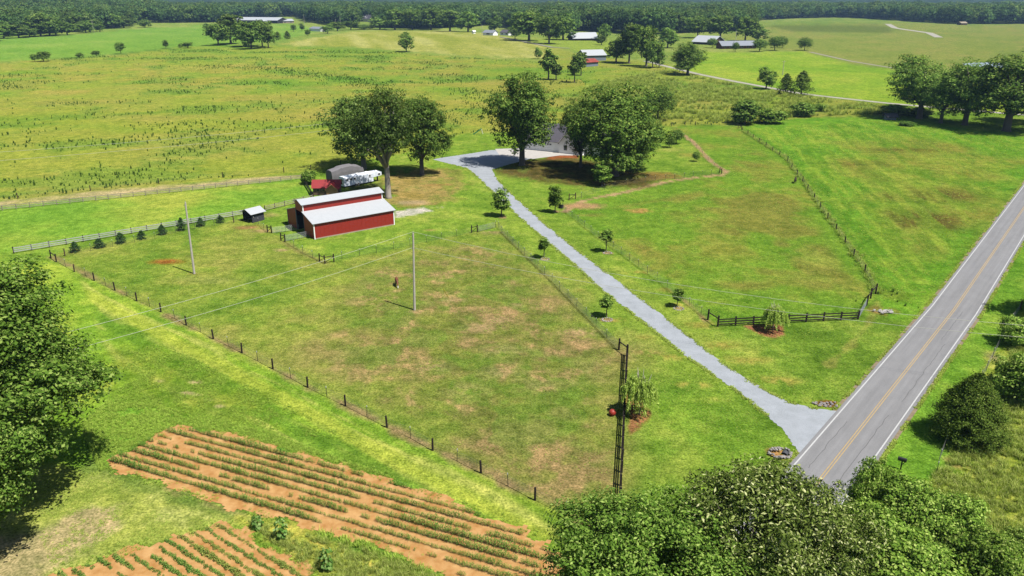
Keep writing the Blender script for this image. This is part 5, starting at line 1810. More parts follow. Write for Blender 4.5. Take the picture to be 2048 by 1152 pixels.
# pale rail fences
a, b2 = P(28, 507), P(492, 429)
rail_fence("rail_fence", "pale gray three-rail fence running past the spruces to the shed", a, b2, 15, (.35, .72, 1.1), None, M_rail, 1.3, .075, .04, .17, ME_SQD)
a, b2 = P(530, 422), P(626, 399)
rail_fence("rail_fence", "short pale rail fence between the small shed and the cabin", a, b2, 5, (.35, .72, 1.1), None, M_railb, 1.3, .075, .04, .16, ME_SQD)
a, b2 = P(-110, 433), P(603, 358.5)
rail_fence("rail_fence", "upper tan rail fence along the bare strip of the back paddock", a, b2, 29, (.35, .72, 1.1), None, M_railb, 1.25, .065, .04, .15, ME_SQR)
a, b2 = P(604, 358.5), P(627, 396)
rail_fence("rail_fence", "dark end fence joining the two rail fences behind the cabin", a, b2, 6, (.3, .62, .95, 1.25), None, M_plank, 1.35, .07, .04, .2, ME_SQ)
# dark plank fences
a, b2 = P(1254, 712), P(1237.5, 1060)
rail_fence("plank_fence", "long dark plank fence seen end on beside the corner willow", a, b2, 16, (.4, .8, 1.2), None, M_plank, 1.4, .10, .055, .22, ME_SQ)
a, b2 = P(1435, 653), P(1715.5, 639)
rail_fence("plank_fence", "dark three-plank fence across the roadside end of the right pasture", a, b2, 8, (.4, .8, 1.2), None, M_plank, 1.45, .1, .05, .18, ME_SQ)

brace("fence_brace", "corner posts joined by a rail at the left end of the side fence", [(102, 516), (113, 524)], False)
brace("fence_brace", "left brace of dark posts at the pipe gates by the barn", [(535, 465), (543, 466)])
brace("fence_brace", "right brace of dark posts at the pipe gates by the barn", [(562, 481), (570, 483.5)])
brace("fence_brace", "three-post corner brace in the grass below the red barn", [(639, 523), (650, 527), (668, 524)])
brace("fence_brace", "dark brace posts beside the pasture pipe gate near the drive", [(943, 465.5), (955, 464)])
brace("fence_brace", "tall dark brace where the netted fence meets the end-on plank fence", [(1237.5, 700), (1254, 712)], False, r=.14, h=1.75)
brace("fence_brace", "dark brace where the netted fence meets the roadside plank fence", [(1415.5, 640), (1435, 653)], False, r=.14, h=1.75)
brace("fence_brace", "brown brace posts at the yard fence by the full young tree", [(1138, 400), (1151, 398)], True, m=M_woodb)
brace("fence_brace", "dark corner brace where the bare path turns", [(1439, 346), (1443, 347.5)], False)
brace("fence_brace", "pair of posts at the back corner of the right pasture", [(1476, 257), (1483, 259)], False, h=1.5)
brace("fence_brace", "gray gate posts at the right pasture's road corner", [(1733, 611), (1741, 597), (1751, 588)], False, r=.13, h=1.8)
pipe_gate("pale pipe gate left of the barn, nearest the small shed", (545, 467), (598, 460))
pipe_gate("pale pipe gate from the barn's near corner to the right brace", (571, 483), (619, 474))
pipe_gate("pipe gate of the centre pasture beside the drive", (957, 464), (990, 456))
pipe_gate("gray pipe gate at the road end of the right pasture", (1717, 638), (1732, 612))
M_trough = surf("black_tub", (.02, .02, .022), .5, .1, 4)
tb = thing("water_trough", "small black water tub at the start of the bare path", "trough", P(1122, 416))
mb = MB()
mb.tube([(0, 0, 0), (0, 0, .62), (0, 0, .62), (0, 0, .1)], [.55, .62, .54, .5], 14, cap=False)
mb.tube([(0, 0, .42), (0, 0, .44)], [.54, .54], 14)
obj("tub", mb.mesh("tub", M_trough), tb)

# ================================================================== UTILITY POLES AND WIRES
M_pole = surf("pole_wood", (.34, .31, .265), .9, .2, 3, bump=.5, bscale=10, stretch=(3, 3, .5))
M_cable = surf("power_cable", S(236, 236, 214), .5, .05, 3)
M_insul = surf("insulator", S(206, 206, 206), .3, .05, 3)
M_yel = surf("yellow_guard", S(216, 206, 50), .5, .05, 3)


def pole(label, px, py, h, lean=(0, 0)):
    b = P(px, py)
    t = thing("utility_pole", label, "utility pole", b)
    mb = MB()
    mb.tube([(0, 0, -.4), (lean[0] * .5, lean[1] * .5, h * .5), (lean[0], lean[1], h)], [.2, .165, .13], 10)
    obj("shaft", mb.mesh("shaft", M_pole), t)
    mb = MB()
    mb.tube([(lean[0], lean[1], h - .02), (lean[0], lean[1], h + .3)], [.05, .04], 6)
    mb.tube([(lean[0] - .2, lean[1], h - .55), (lean[0] - .2, lean[1], h - .35)], [.06, .05], 6)
    obj("insulator", mb.mesh("insulator", M_insul), t)
    return t, b


p1, b1 = pole("gray utility pole in the centre pasture near the grazing horse", 829, 620, 12.5, (.35, 0))
p2, b2p = pole("bare gray utility pole in the small paddock by the spruces", 388.5, 547.5, 12.9, (.35, 0))
g = P(897, 596) - b1
mb = MB()
mb.tube([(.35, 0, 12.0), tuple(Vector((.35, 0, 12.0)).lerp(g, .5)), tuple(g)], .012, 4)
gw = obj("guy_wire", mb.mesh("guy_wire", M_wire), p1)
mb = MB()
mb.tube([tuple(g.lerp(Vector((.35, 0, 12.0)), .16)), tuple(g)], .05, 5)
obj("guard", mb.mesh("guard", M_yel), gw)
far_poles = [("thin pale utility pole standing before the far left wood", 188, 66, 26), ("utility pole right of the long white barn", 609, 50, 21), ("utility pole with crossarm beside the small white garage", 964, 71, 21), ("first of two pale poles behind the yellow hill's hedge", 672, 52, 14),
             ("second of two pale poles behind the yellow hill's hedge", 681, 51, 18), ("thin utility pole on the bright right meadow", 1565, 150, 29), ("utility pole in front of the brick house", 1471, 84, 23), ("utility pole among the grove's trunks by the lane", 1294, 132, 30)]
for lb, px, py, hp in far_poles:
    b = P(px, py)
    h = Hgt(b, px, py - hp)
    t = thing("utility_pole", lb, "utility pole", b)
    mb = MB()
    mb.tube([(0, 0, -.3), (0, 0, h)], [.22, .15], 7)
    obj("shaft", mb.mesh("shaft", M_pole), t)
    mb = MB()
    mb.box((-1.1, -.06, h - .75), (1.1, .06, h - .6))
    obj("crossarm", mb.mesh("crossarm", M_pole), t)


def cable(label, pts, sag, r=.02):
    mb = MB()
    out = []
    for a, b in zip(pts[:-1], pts[1:]):
        for i in range(12):
            t = i / 12
            q = Vector(a).lerp(Vector(b), t)
            q.z -= sag * 4 * t * (1 - t)
            out.append(q)
    out.append(Vector(pts[-1]))
    o0 = out[0].copy()
    mb.tube([q - o0 for q in out], r, 4)
    obj("power_line", mb.mesh("power_line", M_cable), None, o0, label=label, cat="power line")


t1 = b1 + Vector((.33, 0, 12.7))
t1b = b1 + Vector((.15, 0, 10.2))
cable("upper power line over the centre pasture from pole to left tree", [P(120, 668, 11.5), t1], .5)
cable("lower power line over the centre pasture from pole to left tree", [P(120, 706, 9.5), t1b], .5)
cable("power line crossing drive and road, upper of two", [t1, P(2240, 665, 9.0)], 2.2, .02)
cable("power line crossing drive and road, lower of two", [t1b, P(2240, 690, 7.6)], 1.9, .02)
cable("upper power line over the weedy field left of the barn oak", [P(-120, 312, 8.0), P(700, 242, 11)], .7, .035)
cable("lower power line over the weedy field left of the barn oak", [P(-120, 330, 6.5), P(700, 256, 9)], .6, .035)

# ================================================================== SMALL THINGS
M_ball = surf("red_ball", S(206, 74, 58), .5, .08, 4)
bm = bmesh.new()
bmesh.ops.create_uvsphere(bm, u_segments=20, v_segments=14, radius=.42)
me = bpy.data.meshes.new("ball")
bm.to_mesh(me)
bm.free()
me.materials.append(M_ball)
for p_ in me.polygons:
    p_.use_smooth = True
bb = P(1224.5, 831)
bl = thing("horse_ball", "big red horse ball on the grass near the end-on plank fence", "ball", bb)
obj("shell", me, bl, (0, 0, .41))
mb = MB()
mb.tube([(0, 0, .80), (0, 0, .845)], [.05, .035], 8)
obj("valve", mb.mesh("valve", M_dark), bl)

M_iron = surf("mailbox_black", (.018, .018, .02), .5, .1, 4)
mbx = thing("mailbox", "black mailbox on a wooden post beside the road", "mailbox", P(1801, 939), R(-35))
mb = MB()
mb.box((-.06, -.06, -.2), (.06, .06, 1.1))
mb.box((-.35, -.05, 1.0), (.4, .05, 1.1))
mb.tube([(.3, 0, 1.0), (.02, 0, .6)], .04, 4)
obj("post", mb.mesh("post", M_wood), mbx)
mb = MB()
mb.prism([(-.15, 1.1), (.15, 1.1), (.15, 1.3), (.1, 1.4), (0, 1.43), (-.1, 1.4), (-.15, 1.3)], -.4, .4, 0, 'x')
bxm = obj("box", mb.mesh("box", M_iron), mbx)
mb = MB()
mb.prism([(-.16, 1.1), (.16, 1.1), (.16, 1.3), (.1, 1.42), (0, 1.45), (-.1, 1.42), (-.16, 1.3)], -.43, -.402, 0, 'x')
obj("door", mb.mesh("door", M_iron), bxm)

# stones
M_stone = surf("grey_stone", S(150, 144, 140), .9, .35, 3, bump=.6, bscale=6, c2=S(190, 182, 176))
M_stonew = surf("white_stone", S(220, 214, 208), .9, .2, 3, bump=.6, bscale=6)
M_pipec = surf("corrugated_pipe", (.05, .05, .055), .6, .2, 8)


def stone_mesh(seed, m):
    rr = random.Random(seed)
    bm = bmesh.new()
    bmesh.ops.create_icosphere(bm, subdivisions=1, radius=.5)
    for v in bm.verts:
        v.co *= rr.uniform(.72, 1.15)
        v.co.z *= .7
    me = bpy.data.meshes.new("stone")
    bm.to_mesh(me)
    bm.free()
    me.materials.append(m)
    return me


ST = [stone_mesh(i, M_stone) for i in range(4)]
STW = [stone_mesh(i + 9, M_stonew) for i in range(4)]


def stones(name, label, cat, px, py, spots, meshes, pipe=None):
    t = thing(name, label, cat, P(px, py))
    rr = random.Random(px)
    for (x, y, z, s) in spots:
        obj("stone", rr.choice(meshes), t, (x, y, z), (rr.uniform(-.3, .3), rr.uniform(-.3, .3), rr.uniform(0, 6)), (s * rr.uniform(.8, 1.3), s * rr.uniform(.8, 1.1), s * rr.uniform(.7, 1)))
    if pipe:
        mb = MB()
        p0, p1, r = pipe
        mb.tube([p0, p1], r, 14, cap=False)
        mb.tube([Vector(p0).lerp(Vector(p1), .3), p1], r * .97, 14)
        obj("culvert_pipe", mb.mesh("culvert_pipe", M_pipec), t)


rr = random.Random(8)
ring = [(math.cos(a) * 1.15 * rr.uniform(.85, 1.1), math.sin(a) * .95 * rr.uniform(.85, 1.1), .12 + rr.uniform(0, .22), rr.uniform(.36, .6)) for a in [i * 6.283 / 17 for i in range(17)]]
ring += [(rr.uniform(-.8, .3), rr.uniform(.2, .8), .3, rr.uniform(.3, .5)) for _ in range(6)] + [(rr.uniform(-1.0, .4), rr.uniform(-.9, -.4), .12, rr.uniform(.3, .5)) for _ in range(7)]
stones("stone_culvert", "ring of gray stones round a culvert mouth by the road", "culvert", 1561, 908, ring, ST + STW[:1], ((.3, -.25, -.05), (.9, .7, -.15), .36))
stones("stone_pile", "low bank of gray stones at the drive's upper corner", "stones", 1654, 810, [(rr.uniform(-1.6, 1.3), rr.uniform(-.5, .5), .1, rr.uniform(.3, .55)) for _ in range(20)], ST)
stones("stone_pile", "pile of white stones in brown grass by the pasture gate", "stones", 1768, 626, [(rr.uniform(-1.4, 1.4), rr.uniform(-.7, .7), .15 + rr.uniform(0, .15), rr.uniform(.35, .65)) for _ in range(22)], STW)
for lb, px, py in (("stone-edged bed of the small tree nearest the pasture gate", 1090, 518), ("stone-edged bed of the second tree right of the drive", 1215, 506), ("stone-edged bed of the small tree near the plank fence corner", 1214, 639), ("stone-edged bed of the yellowing young tree", 1357, 617)):
    stones("stone_ring", lb, "stones", px, py, [(math.cos(a) * .75, math.sin(a) * .7 - .1, .05, rr.uniform(.22, .34)) for a in [i * 6.283 / 13 for i in range(13)]], STW + ST[:1])

# ---- horses
def horse(label, base, rotz, coat, graze=True, scale=1.0, blaze=False):
    """A horse facing local +x with its head down; body is one skinned mesh."""
    t = thing("horse", label, "horse", base, rotz, scale=(scale,) * 3)
    V, Ed, Rd = [], [], []

    def add(p, r, prev=None):
        V.append(p)
        Rd.append(r)
        if prev is not None:
            Ed.append((prev, len(V) - 1))
        return len(V) - 1

    hip = add((-.62, 0, 1.18), (.29, .30))
    mid = add((-.1, 0, 1.10), (.28, .31), hip)
    chest = add((.45, 0, 1.14), (.26, .33), mid)
    nb = add((.72, 0, 1.16), (.17, .25), chest)
    nm = add((1.08, .03, .86), (.12, .17), nb)
    hd = add((1.36, .06, .50), (.11, .14), nm)
    mz = add((1.44, .08, .24), (.085, .09), hd)
    add((1.47, .09, .06), (.07, .075), mz)
    tl = add((-.90, 0, 1.16), (.16, .2), hip)
    for s in (-1, 1):
        a = add((.50, s * .15, .92), (.11, .14), chest)
        b_ = add((.52, s * .17, .52), (.06, .065), a)
        c_ = add((.50 + .08 * s, s * .17, .12), (.042, .045), b_)
        add((.54 + .08 * s, s * .17, .0), (.06, .055), c_)
        a = add((-.66, s * .17, .88), (.13, .19), hip)
        b_ = add((-.84, s * .18, .52), (.065, .075), a)
        c_ = add((-.78 - .06 * s, s * .18, .14), (.045, .048), b_)
        add((-.74 - .06 * s, s * .18, .0), (.062, .055), c_)
    me = bpy.data.meshes.new("body")
    me.from_pydata(V, Ed, [])
    me.materials.append(coat)
    bo = obj("body", me, t)
    md = bo.modifiers.new("skin", 'SKIN')
    for i, r in enumerate(Rd):
        sv_ = me.skin_vertices[0].data[i]
        sv_.radius = r
        sv_.use_root = (i == 0)
    md.use_smooth_shade = True
    sb = bo.modifiers.new("sub", 'SUBSURF')
    sb.levels = sb.render_levels = 2
    mb = MB()
    mb.tube([(-1.02, 0, 1.2), (-1.2, .05, 1.05), (-1.24, .06, .6), (-1.2, .05, .42)], [.05, .09, .09, .03], 7)
    obj("tail", mb.mesh("tail", M_iron, True), t)
    mb = MB()
    mb.tube([(.66, .03, 1.42), (.95, .05, 1.12), (1.24, .07, .78)], [.04, .07, .05], 6)
    obj("mane", mb.mesh("mane", M_iron, True), t)
    for s in (-1, 1):
        mb = MB()
        mb.tube([(1.26, .06 + s * .07, .62), (1.22, .06 + s * .11, .77)], [.035, .008], 5)
        obj("ear", mb.mesh("ear", coat), t)
    if blaze:
        mb = MB()
        mb.slab([(1.49, .03, .5), (1.49, .12, .5), (1.56, .14, .12), (1.56, .03, .12)], .02)
        obj("blaze", mb.mesh("blaze", M_trim), t)
    return t


M_bay = surf("bay_coat", (.13, .045, .02), .6, .2, 3)
M_brownc = surf("dark_brown_coat", S(74, 44, 34), .6, .2, 3)
horse("bay horse with white face grazing beside the utility pole", P(794, 571), R(-78), M_bay, blaze=True)
horse("dark brown horse grazing at the fence of the right pasture", P(1590, 366), R(70), M_brownc)

# ================================================================== CROPS, WEEDS, GRASS (stuff)
def blades(rng, n, h, w, spread, lean=.35, base=0.0, segs=1):
    """Tuft of upright blades (bent quads)."""
    V = []
    for _ in range(n):
        a, rr_ = rng.random() * 6.283, spread * rng.random() ** .5
        x, y = math.cos(a) * rr_, math.sin(a) * rr_
        hh_, d = h * (.6 + .6 * rng.random()), rng.random() * 6.283
        lx, ly = math.cos(d) * lean * hh_, math.sin(d) * lean * hh_
        tx, ty = -math.sin(d) * w / 2, math.cos(d) * w / 2
        m = (x + lx * .35, y + ly * .35, base + hh_ * .6)
        V += [(x - tx, y - ty, base), (x + tx, y + ty, base), (m[0] + tx * .9, m[1] + ty * .9, m[2]), (m[0] - tx * .9, m[1] - ty * .9, m[2])]
        V += [(m[0] - tx * .9, m[1] - ty * .9, m[2]), (m[0] + tx * .9, m[1] + ty * .9, m[2]), (x + lx + tx * .1, y + ly + ty * .1, base + hh_), (x + lx - tx * .1, y + ly - ty * .1, base + hh_)]
    return np.array(V)


def corn_mesh(seed, mat):
    rng = np.random.default_rng(seed)
    V = []
    for i in range(9):
        z, a = .15 + i * .085, i * 2.4 + rng.random()
        ln, w = .42 * (.7 + .5 * rng.random()), .075
        ca, sa = math.cos(a), math.sin(a)
        px_, py_ = -sa * w / 2, ca * w / 2
        p0, p1, p2 = (0, 0, z), (ca * ln * .5, sa * ln * .5, z + .26), (ca * ln, sa * ln, z + .12)
        V += [(p0[0] - px_ * .5, p0[1] - py_ * .5, z), (p0[0] + px_ * .5, p0[1] + py_ * .5, z), (p1[0] + px_, p1[1] + py_, p1[2]), (p1[0] - px_, p1[1] - py_, p1[2])]
        V += [(p1[0] - px_, p1[1] - py_, p1[2]), (p1[0] + px_, p1[1] + py_, p1[2]), (p2[0] + px_ * .1, p2[1] + py_ * .1, p2[2]), (p2[0] - px_ * .1, p2[1] - py_ * .1, p2[2])]
    V += [(-.012, 0, 0), (.012, 0, 0), (.01, 0, 1), (-.01, 0, 1)]
    return quadmesh("corn_plant", np.array(V), mat)


def bush_mesh(seed, n, mat, leaf, name, h=.5, r=.32):
    rng = np.random.default_rng(seed)
    u = unit(rng, n)
    u[:, 2] = np.abs(u[:, 2])
    C = u * np.array([r, r, h]) * (.4 + .6 * rng.random((n, 1)) ** .5)
    V = kites(C, u + np.array([0, 0, .7]) + rng.normal(size=(n, 3)) * .4, leaf * (.7 + .6 * rng.random(n)), leaf * .6, rng, fold=.2)
    return quadmesh(name, V, mat)


CORN = [proto_obj("corn_plant", corn_mesh(i, L_corn)) for i in range(4)]
BEAN = [proto_obj("bean_plant", bush_mesh(i, 60, L_bean, .14, "bean_plant")) for i in range(3)]
BEANY = [proto_obj("bean_plant", bush_mesh(i + 7, 60, L_beany, .14, "bean_plant")) for i in range(3)]
WEED = [proto_obj("weed", quadmesh("weed", np.concatenate([blades(np.random.default_rng(i), 14, 1.0, .16, .22, .3), np.array([v.co[:] for v in bush_mesh(i + 20, 70, L_weed, .2, "w", .95, .22).vertices])]), L_weed)) for i in range(3)]
TUFT = [proto_obj("grass_tuft", quadmesh("grass_tuft", blades(np.random.default_rng(i + 30), 16, .34, .035, .22, .55), L_grass)) for i in range(3)]
YTUFT = [proto_obj("tall_grass_tuft", quadmesh("tall_grass_tuft", blades(np.random.default_rng(i + 40), 20, .8, .06, .4, .7), L_ygrass)) for i in range(3)]

# soil of the two plots, ridged along the rows
plot1 = W([(355, 850), (470, 872), (640, 918), (800, 964), (905, 1006), (1000, 1040), (1098, 1092), (1200, 1150), (1300, 1220), (1300, 1320), (1060, 1250), (905, 1165), (760, 1096), (640, 1062), (480, 1022), (330, 972), (212, 934), (212, 918), (262, 898), (310, 872)])
plot2 = W([(442, 1048), (500, 1068), (556, 1104), (600, 1130), (640, 1170), (700, 1240), (760, 1330), (300, 1400), (-20, 1250), (60, 1166), (130, 1140), (220, 1112), (330, 1080)])


def soil(name, poly, dirv, pitch_, amp, mat, seed):
    lo, hi = poly.min(0) - 1, poly.max(0) + 1
    u_ = np.array([dirv.x, dirv.y])
    v_ = np.array([-dirv.y, dirv.x])
    cs = poly @ np.stack([u_, v_], 1)
    a = np.arange(cs[:, 0].min() - 1, cs[:, 0].max() + 1, .45)
    b = np.arange(cs[:, 1].min() - 1, cs[:, 1].max() + 1, .16)
    Aa, Bb = np.meshgrid(a, b, indexing='ij')
    X, Y = Aa * u_[0] + Bb * v_[0], Aa * u_[1] + Bb * v_[1]
    d = sdf(X.ravel(), Y.ravel(), poly).reshape(X.shape) + (fbm(X.ravel(), Y.ravel(), 1.6, 3, seed).reshape(X.shape) - .5) * 2.4
    Z = .03 + amp * (.5 + .5 * np.cos((Bb - cs[:, 1].min()) / pitch_ * 2 * math.pi)) * .6 + amp * (fbm(X.ravel(), Y.ravel(), .5, 3, seed + 1).reshape(X.shape) - .3)
    Z = np.where(d > -.3, Z * np.clip((d + .35) / .5, 0, 1) + .004, 0)
    idx = np.arange(X.size).reshape(X.shape)
    ok = (d[:-1, :-1] > -.25) & (d[1:, 1:] > -.25)
    q = np.stack([idx[:-1, :-1][ok], idx[1:, :-1][ok], idx[1:, 1:][ok], idx[:-1, 1:][ok]], 1)
    me = bpy.data.meshes.new(name)
    me.vertices.add(X.size)
    me.vertices.foreach_set("co", np.stack([X, Y, Z], -1).astype(np.float32).ravel())
    me.loops.add(q.size)
    me.loops.foreach_set("vertex_index", q.astype(np.int32).ravel())
    me.polygons.add(len(q))
    me.polygons.foreach_set("loop_start", np.arange(0, q.size, 4, dtype=np.int32))
    me.polygons.foreach_set("use_smooth", np.ones(len(q), bool))
    me.materials.append(mat)
    me.update(calc_edges=True)
    me.validate()
    return obj(name, me, kind="structure")


r1a, r1b = P(342, 852), P(893, 998)
dr1 = (r1b - r1a).normalized()
soil("tilled_soil", plot1, dr1, 1.12, .10, M_soil, 3)
r2a, r2b = P(246, 1101), P(316, 1152)
dr2 = (r2b - r2a).normalized()
soil("tilled_soil", plot2, dr2, 1.0, .10, M_soil, 4)


def crop_row(name, label, a, d, length, step, protos, poly, seed, s0, cover=.8, width=.12, margin=.4):
    rng = np.random.default_rng(seed)
    n = int(length / step)
    t = np.arange(n) * step + rng.normal(0, step * .3, n)
    side = rng.normal(0, width, n)
    X, Y = a.x + d.x * t - d.y * side, a.y + d.y * t + d.x * side
    vig = fbm(t, np.full(n, seed * 3.7), 2.2, 3, seed)
    vig2 = fbm(t, np.full(n, seed * 1.3), 9, 2, seed + 50)
    ok = (sdf(X, Y, poly) > margin) & (vig * .6 + vig2 * .4 > (1 - cover) * .75 + .1)
    s = s0 * (.45 + .75 * np.clip((vig * .5 + vig2 * .5 - .25) * 2, 0, 1)) * (.8 + .4 * rng.random(n))
    if ok.sum() < 4:
        return
    scatter(name, np.column_stack([X, Y, np.full(n, .06)])[ok], rng.random(ok.sum()) * 6.28, s[ok], protos, label, .15, seed)


nrm = Vector((dr1.y, -dr1.x, 0))       # towards the camera
cov = [.62, .85, .75, .6, .95, .55, .9, .7, .6, .85, .45, .6, .4]
ordn = "first second third fourth fifth sixth seventh eighth ninth tenth eleventh twelfth thirteenth".split()
for k in range(13):
    a = r1a + nrm * (k * 1.13) - dr1 * 14
    crop_row("corn_row", ordn[k] + " row of young corn counted from the fence side", a, dr1, 75, .10, CORN, plot1, 60 + k, .62, cov[k], .045)
nr2 = Vector((-dr2.y, dr2.x, 0))       # to the right in the photo
for k in range(-5, 13):
    a = r2a + nr2 * (k * .98 + .1) - dr2 * 9
    crop_row("bean_row", "row %s of low bean plants in the bottom left plot" % (ordn[k + 5] if k + 5 < 13 else ["fourteenth", "fifteenth", "sixteenth", "last but one", "last"][k - 8]), a, dr2, 30, .2,
             BEAN if k < 3 else BEANY if k % 3 else BEAN, plot2, 90 + k, .72 if k < 3 else .8, .58 if k < 3 else .8, .07, .25)

# three sunflower-like plants between the plots
def big_plant(label, px, py, hp, seed):
    b = P(px, py)
    h = Hgt(b, px, py - hp)
    t = thing("sunflower_plant", label, "plant", b)
    mb = MB()
    mb.tube([(0, 0, -.05), (.03, 0, h * .5), (0, .02, h * .98)], [.05, .04, .02], 6)
    obj("stem", mb.mesh("stem", L_sun), t)
    rng = np.random.default_rng(seed)
    n = 90
    z = rng.random(n) ** .8
    an = rng.random(n) * 6.283
    rr_ = (.22 + .5 * np.sin(np.clip(1 - z, 0, 1) ** .7 * 2.6) * .8) * (.5 + .5 * rng.random(n))
    C = np.stack([np.cos(an) * rr_, np.sin(an) * rr_, .12 * h + z * h * .86], 1)
    od = np.stack([np.cos(an), np.sin(an), np.full(n, -.25)], 1)
    V = kites(C, od * .6 + np.array([0, 0, 1.0]) + rng.normal(size=(n, 3)) * .3, .42 * (1.15 - .6 * z), .36 * (1.15 - .6 * z), rng, tdir=od, fold=.25)
    obj("leaves", quadmesh("leaves", V, L_sun), t)


big_plant("shortest of three big-leaved plants between the crop plots", 516, 1056, 27, 1)
big_plant("middle big-leaved plant, tallest, between the crop plots", 563, 1080, 48, 2)
big_plant("big-leaved bushy plant nearest the photo's bottom edge", 656, 1140, 48, 3)

# weeds of the big field
rng = np.random.default_rng(77)
wfp = W([(-200, 400), (-200, 140), (0, 128), (100, 120), (240, 110), (330, 99), (440, 97), (560, 97), (700, 100), (900, 114), (1070, 124), (1170, 130), (1330, 132), (1400, 154), (1530, 180), (1650, 199), (1760, 211), (1790, 226), (1600, 232), (1480, 245),
         (1340, 250), (1180, 258), (960, 260), (895, 268), (860, 290), (780, 312), (620, 340), (440, 353), (200, 379), (0, 395)])
N = 300000
X = rng.uniform(wfp[:, 0].min(), wfp[:, 0].max(), N)
Y = rng.uniform(wfp[:, 1].min(), wfp[:, 1].max(), N)
dn = fbm(X, Y * 1.6, 34, 4, 131)
dm = fbm(X, Y, 8, 3, 132)
p_ = sstep(.50, .74, dn * .7 + dm * .3) * .9 + .012
# denser drift lines
for ln in ([(540, 138), (620, 146), (700, 160), (750, 172)], [(-50, 128), (120, 118), (330, 97)], [(560, 92), (720, 99), (900, 112), (1070, 124)], [(300, 250), (480, 246), (650, 236)], [(900, 240), (960, 220), (940, 180)], [(0, 290), (200, 285), (400, 262), (640, 255)]):
    p_ += .5 * np.exp(-(ldist(X, Y, W(ln)) / 7) ** 2)
p_ = np.where(X > 60, p_ * .5 + .03, p_)
p_ += .7 * np.exp(-(ldist(X, Y, W([(400, 132), (540, 138), (620, 146), (700, 160), (760, 172)])) / 9) ** 2)
ok = (sdf(X, Y, wfp) > 0) & (rng.random(N) < p_ * .36)
X, Y = X[ok], Y[ok]
s = (.26 + .52 * rng.random(len(X)) ** 2.4)
scatter("weeds", np.column_stack([X, Y, zt(X, Y)]), rng.random(len(X)) * 6.28, np.stack([s * 1.15, s * 1.15, s * (1.0 + .5 * rng.random(len(X)))], 1), WEED, "dark green weeds sprinkled over the big yellowish field", .03, 6)
# weedy line along the old boundary fence and the pasture divider
pts = []
for ln, dens, wd in (([(0, 399), (181, 380), (318, 365), (446, 353), (500, 350)], 1.0, .8), ([(905, 270), (960, 262), (1000, 260)], 1.6, .8), ([(1340, 249), (1480, 247)], 1.4, 1.2), 
                     ([(1700, 222), (1800, 238)], 2.0, 3), ([(1755, 590), (1800, 600)], 3, 2.2), ([(1670, 217), (1760, 216)], 1.5, 2)):
    w_ = W(ln)
    for (ax, ay), (bx_, by_) in zip(w_[:-1], w_[1:]):
        n = int(math.hypot(bx_ - ax, by_ - ay) * dens)
        t = rng.random(n)
        pts.append(np.column_stack([ax + (bx_ - ax) * t + rng.normal(0, wd, n), ay + (by_ - ay) * t + rng.normal(0, wd, n), np.zeros(n)]))
pts = np.concatenate(pts)
s = .25 + .55 * rng.random(len(pts)) ** 1.5
scatter("fence_weeds", pts, rng.random(len(pts)) * 6.28, s, WEED, "rank weeds growing along the field fences", .1, 7)


def grass_patch(name, label, poly, n, protos, s0, thr, scale, seed, tilt=.15):
    rng = np.random.default_rng(seed)
    w_ = W(poly)
    X = rng.uniform(w_[:, 0].min(), w_[:, 0].max(), n)
    Y = rng.uniform(w_[:, 1].min(), w_[:, 1].max(), n)
    f_ = fbm(X, Y, scale, 3, seed)
    ok = (sdf(X, Y, w_) > 0) & (f_ > thr + rng.normal(0, .05, n)) & (sdf(X, Y, plot1) < -.1) & (sdf(X, Y, plot2) < -.1)
    X, Y, f_ = X[ok], Y[ok], f_[ok]
    s = s0 * (.6 + .8 * rng.random(len(X)))
    scatter(name, np.column_stack([X, Y, np.zeros(len(X))]), rng.random(len(X)) * 6.28, s, protos, label, tilt, seed)


grass_patch("tall_grass", "rough green grass between mown strip and crop rows", [(215, 800), (330, 815), (540, 866), (760, 946), (1085, 1088), (1000, 1046), (760, 955), (330, 860), (200, 945), (160, 850)], 60000, TUFT, .6, .30, 2.5, 141)
grass_patch("tall_grass", "thin uncut grass between the left tree and the mown strip", [(210, 690), (330, 690), (560, 800), (700, 880), (540, 866), (330, 815), (215, 800)], 26000, TUFT, .45, .5, 2.5, 145)
grass_patch("tall_grass", "wild yellow-green grass of the rough field right of the road", [(2120, 610), (2030, 690), (1945, 850), (1890, 935), (1800, 1010), (1740, 1300), (2400, 1300), (2400, 700)], 34000, YTUFT, .62, .28, 3.5, 142, .3)
grass_patch("weed_patch", "yellow-green weeds between the corn and bean plots", [(490, 1042), (560, 1056), (700, 1092), (900, 1160), (980, 1260), (700, 1260), (640, 1160), (560, 1096)], 5000, YTUFT, .45, .36, 1.6, 143, .2)
grass_patch("weed_patch", "green weed strip at the lower edge of the corn plot", [(640, 1062), (780, 1104), (930, 1165), (960, 1190), (760, 1110), (640, 1074)], 2600, TUFT, 1.1, .2, 1.5, 144, .2)

# low clumps and clover that give the lawns and pastures their grain
L_turf = leafmat("leaves_turf", [(0, (.12, .19, .022)), (.5, (.23, .31, .04)), (1, (.40, .44, .12))], .3, .0, .35)
CLUMP = [proto_obj("turf_clump", quadmesh("turf_clump", np.concatenate([blades(np.random.default_rng(i + 60), 9, .10, .05, .16, 1.2), np.array([v.co[:] for v in bush_mesh(i + 65, 12, L_turf, .10, "c", .09, .2).vertices])]), L_turf)) for i in range(3)]


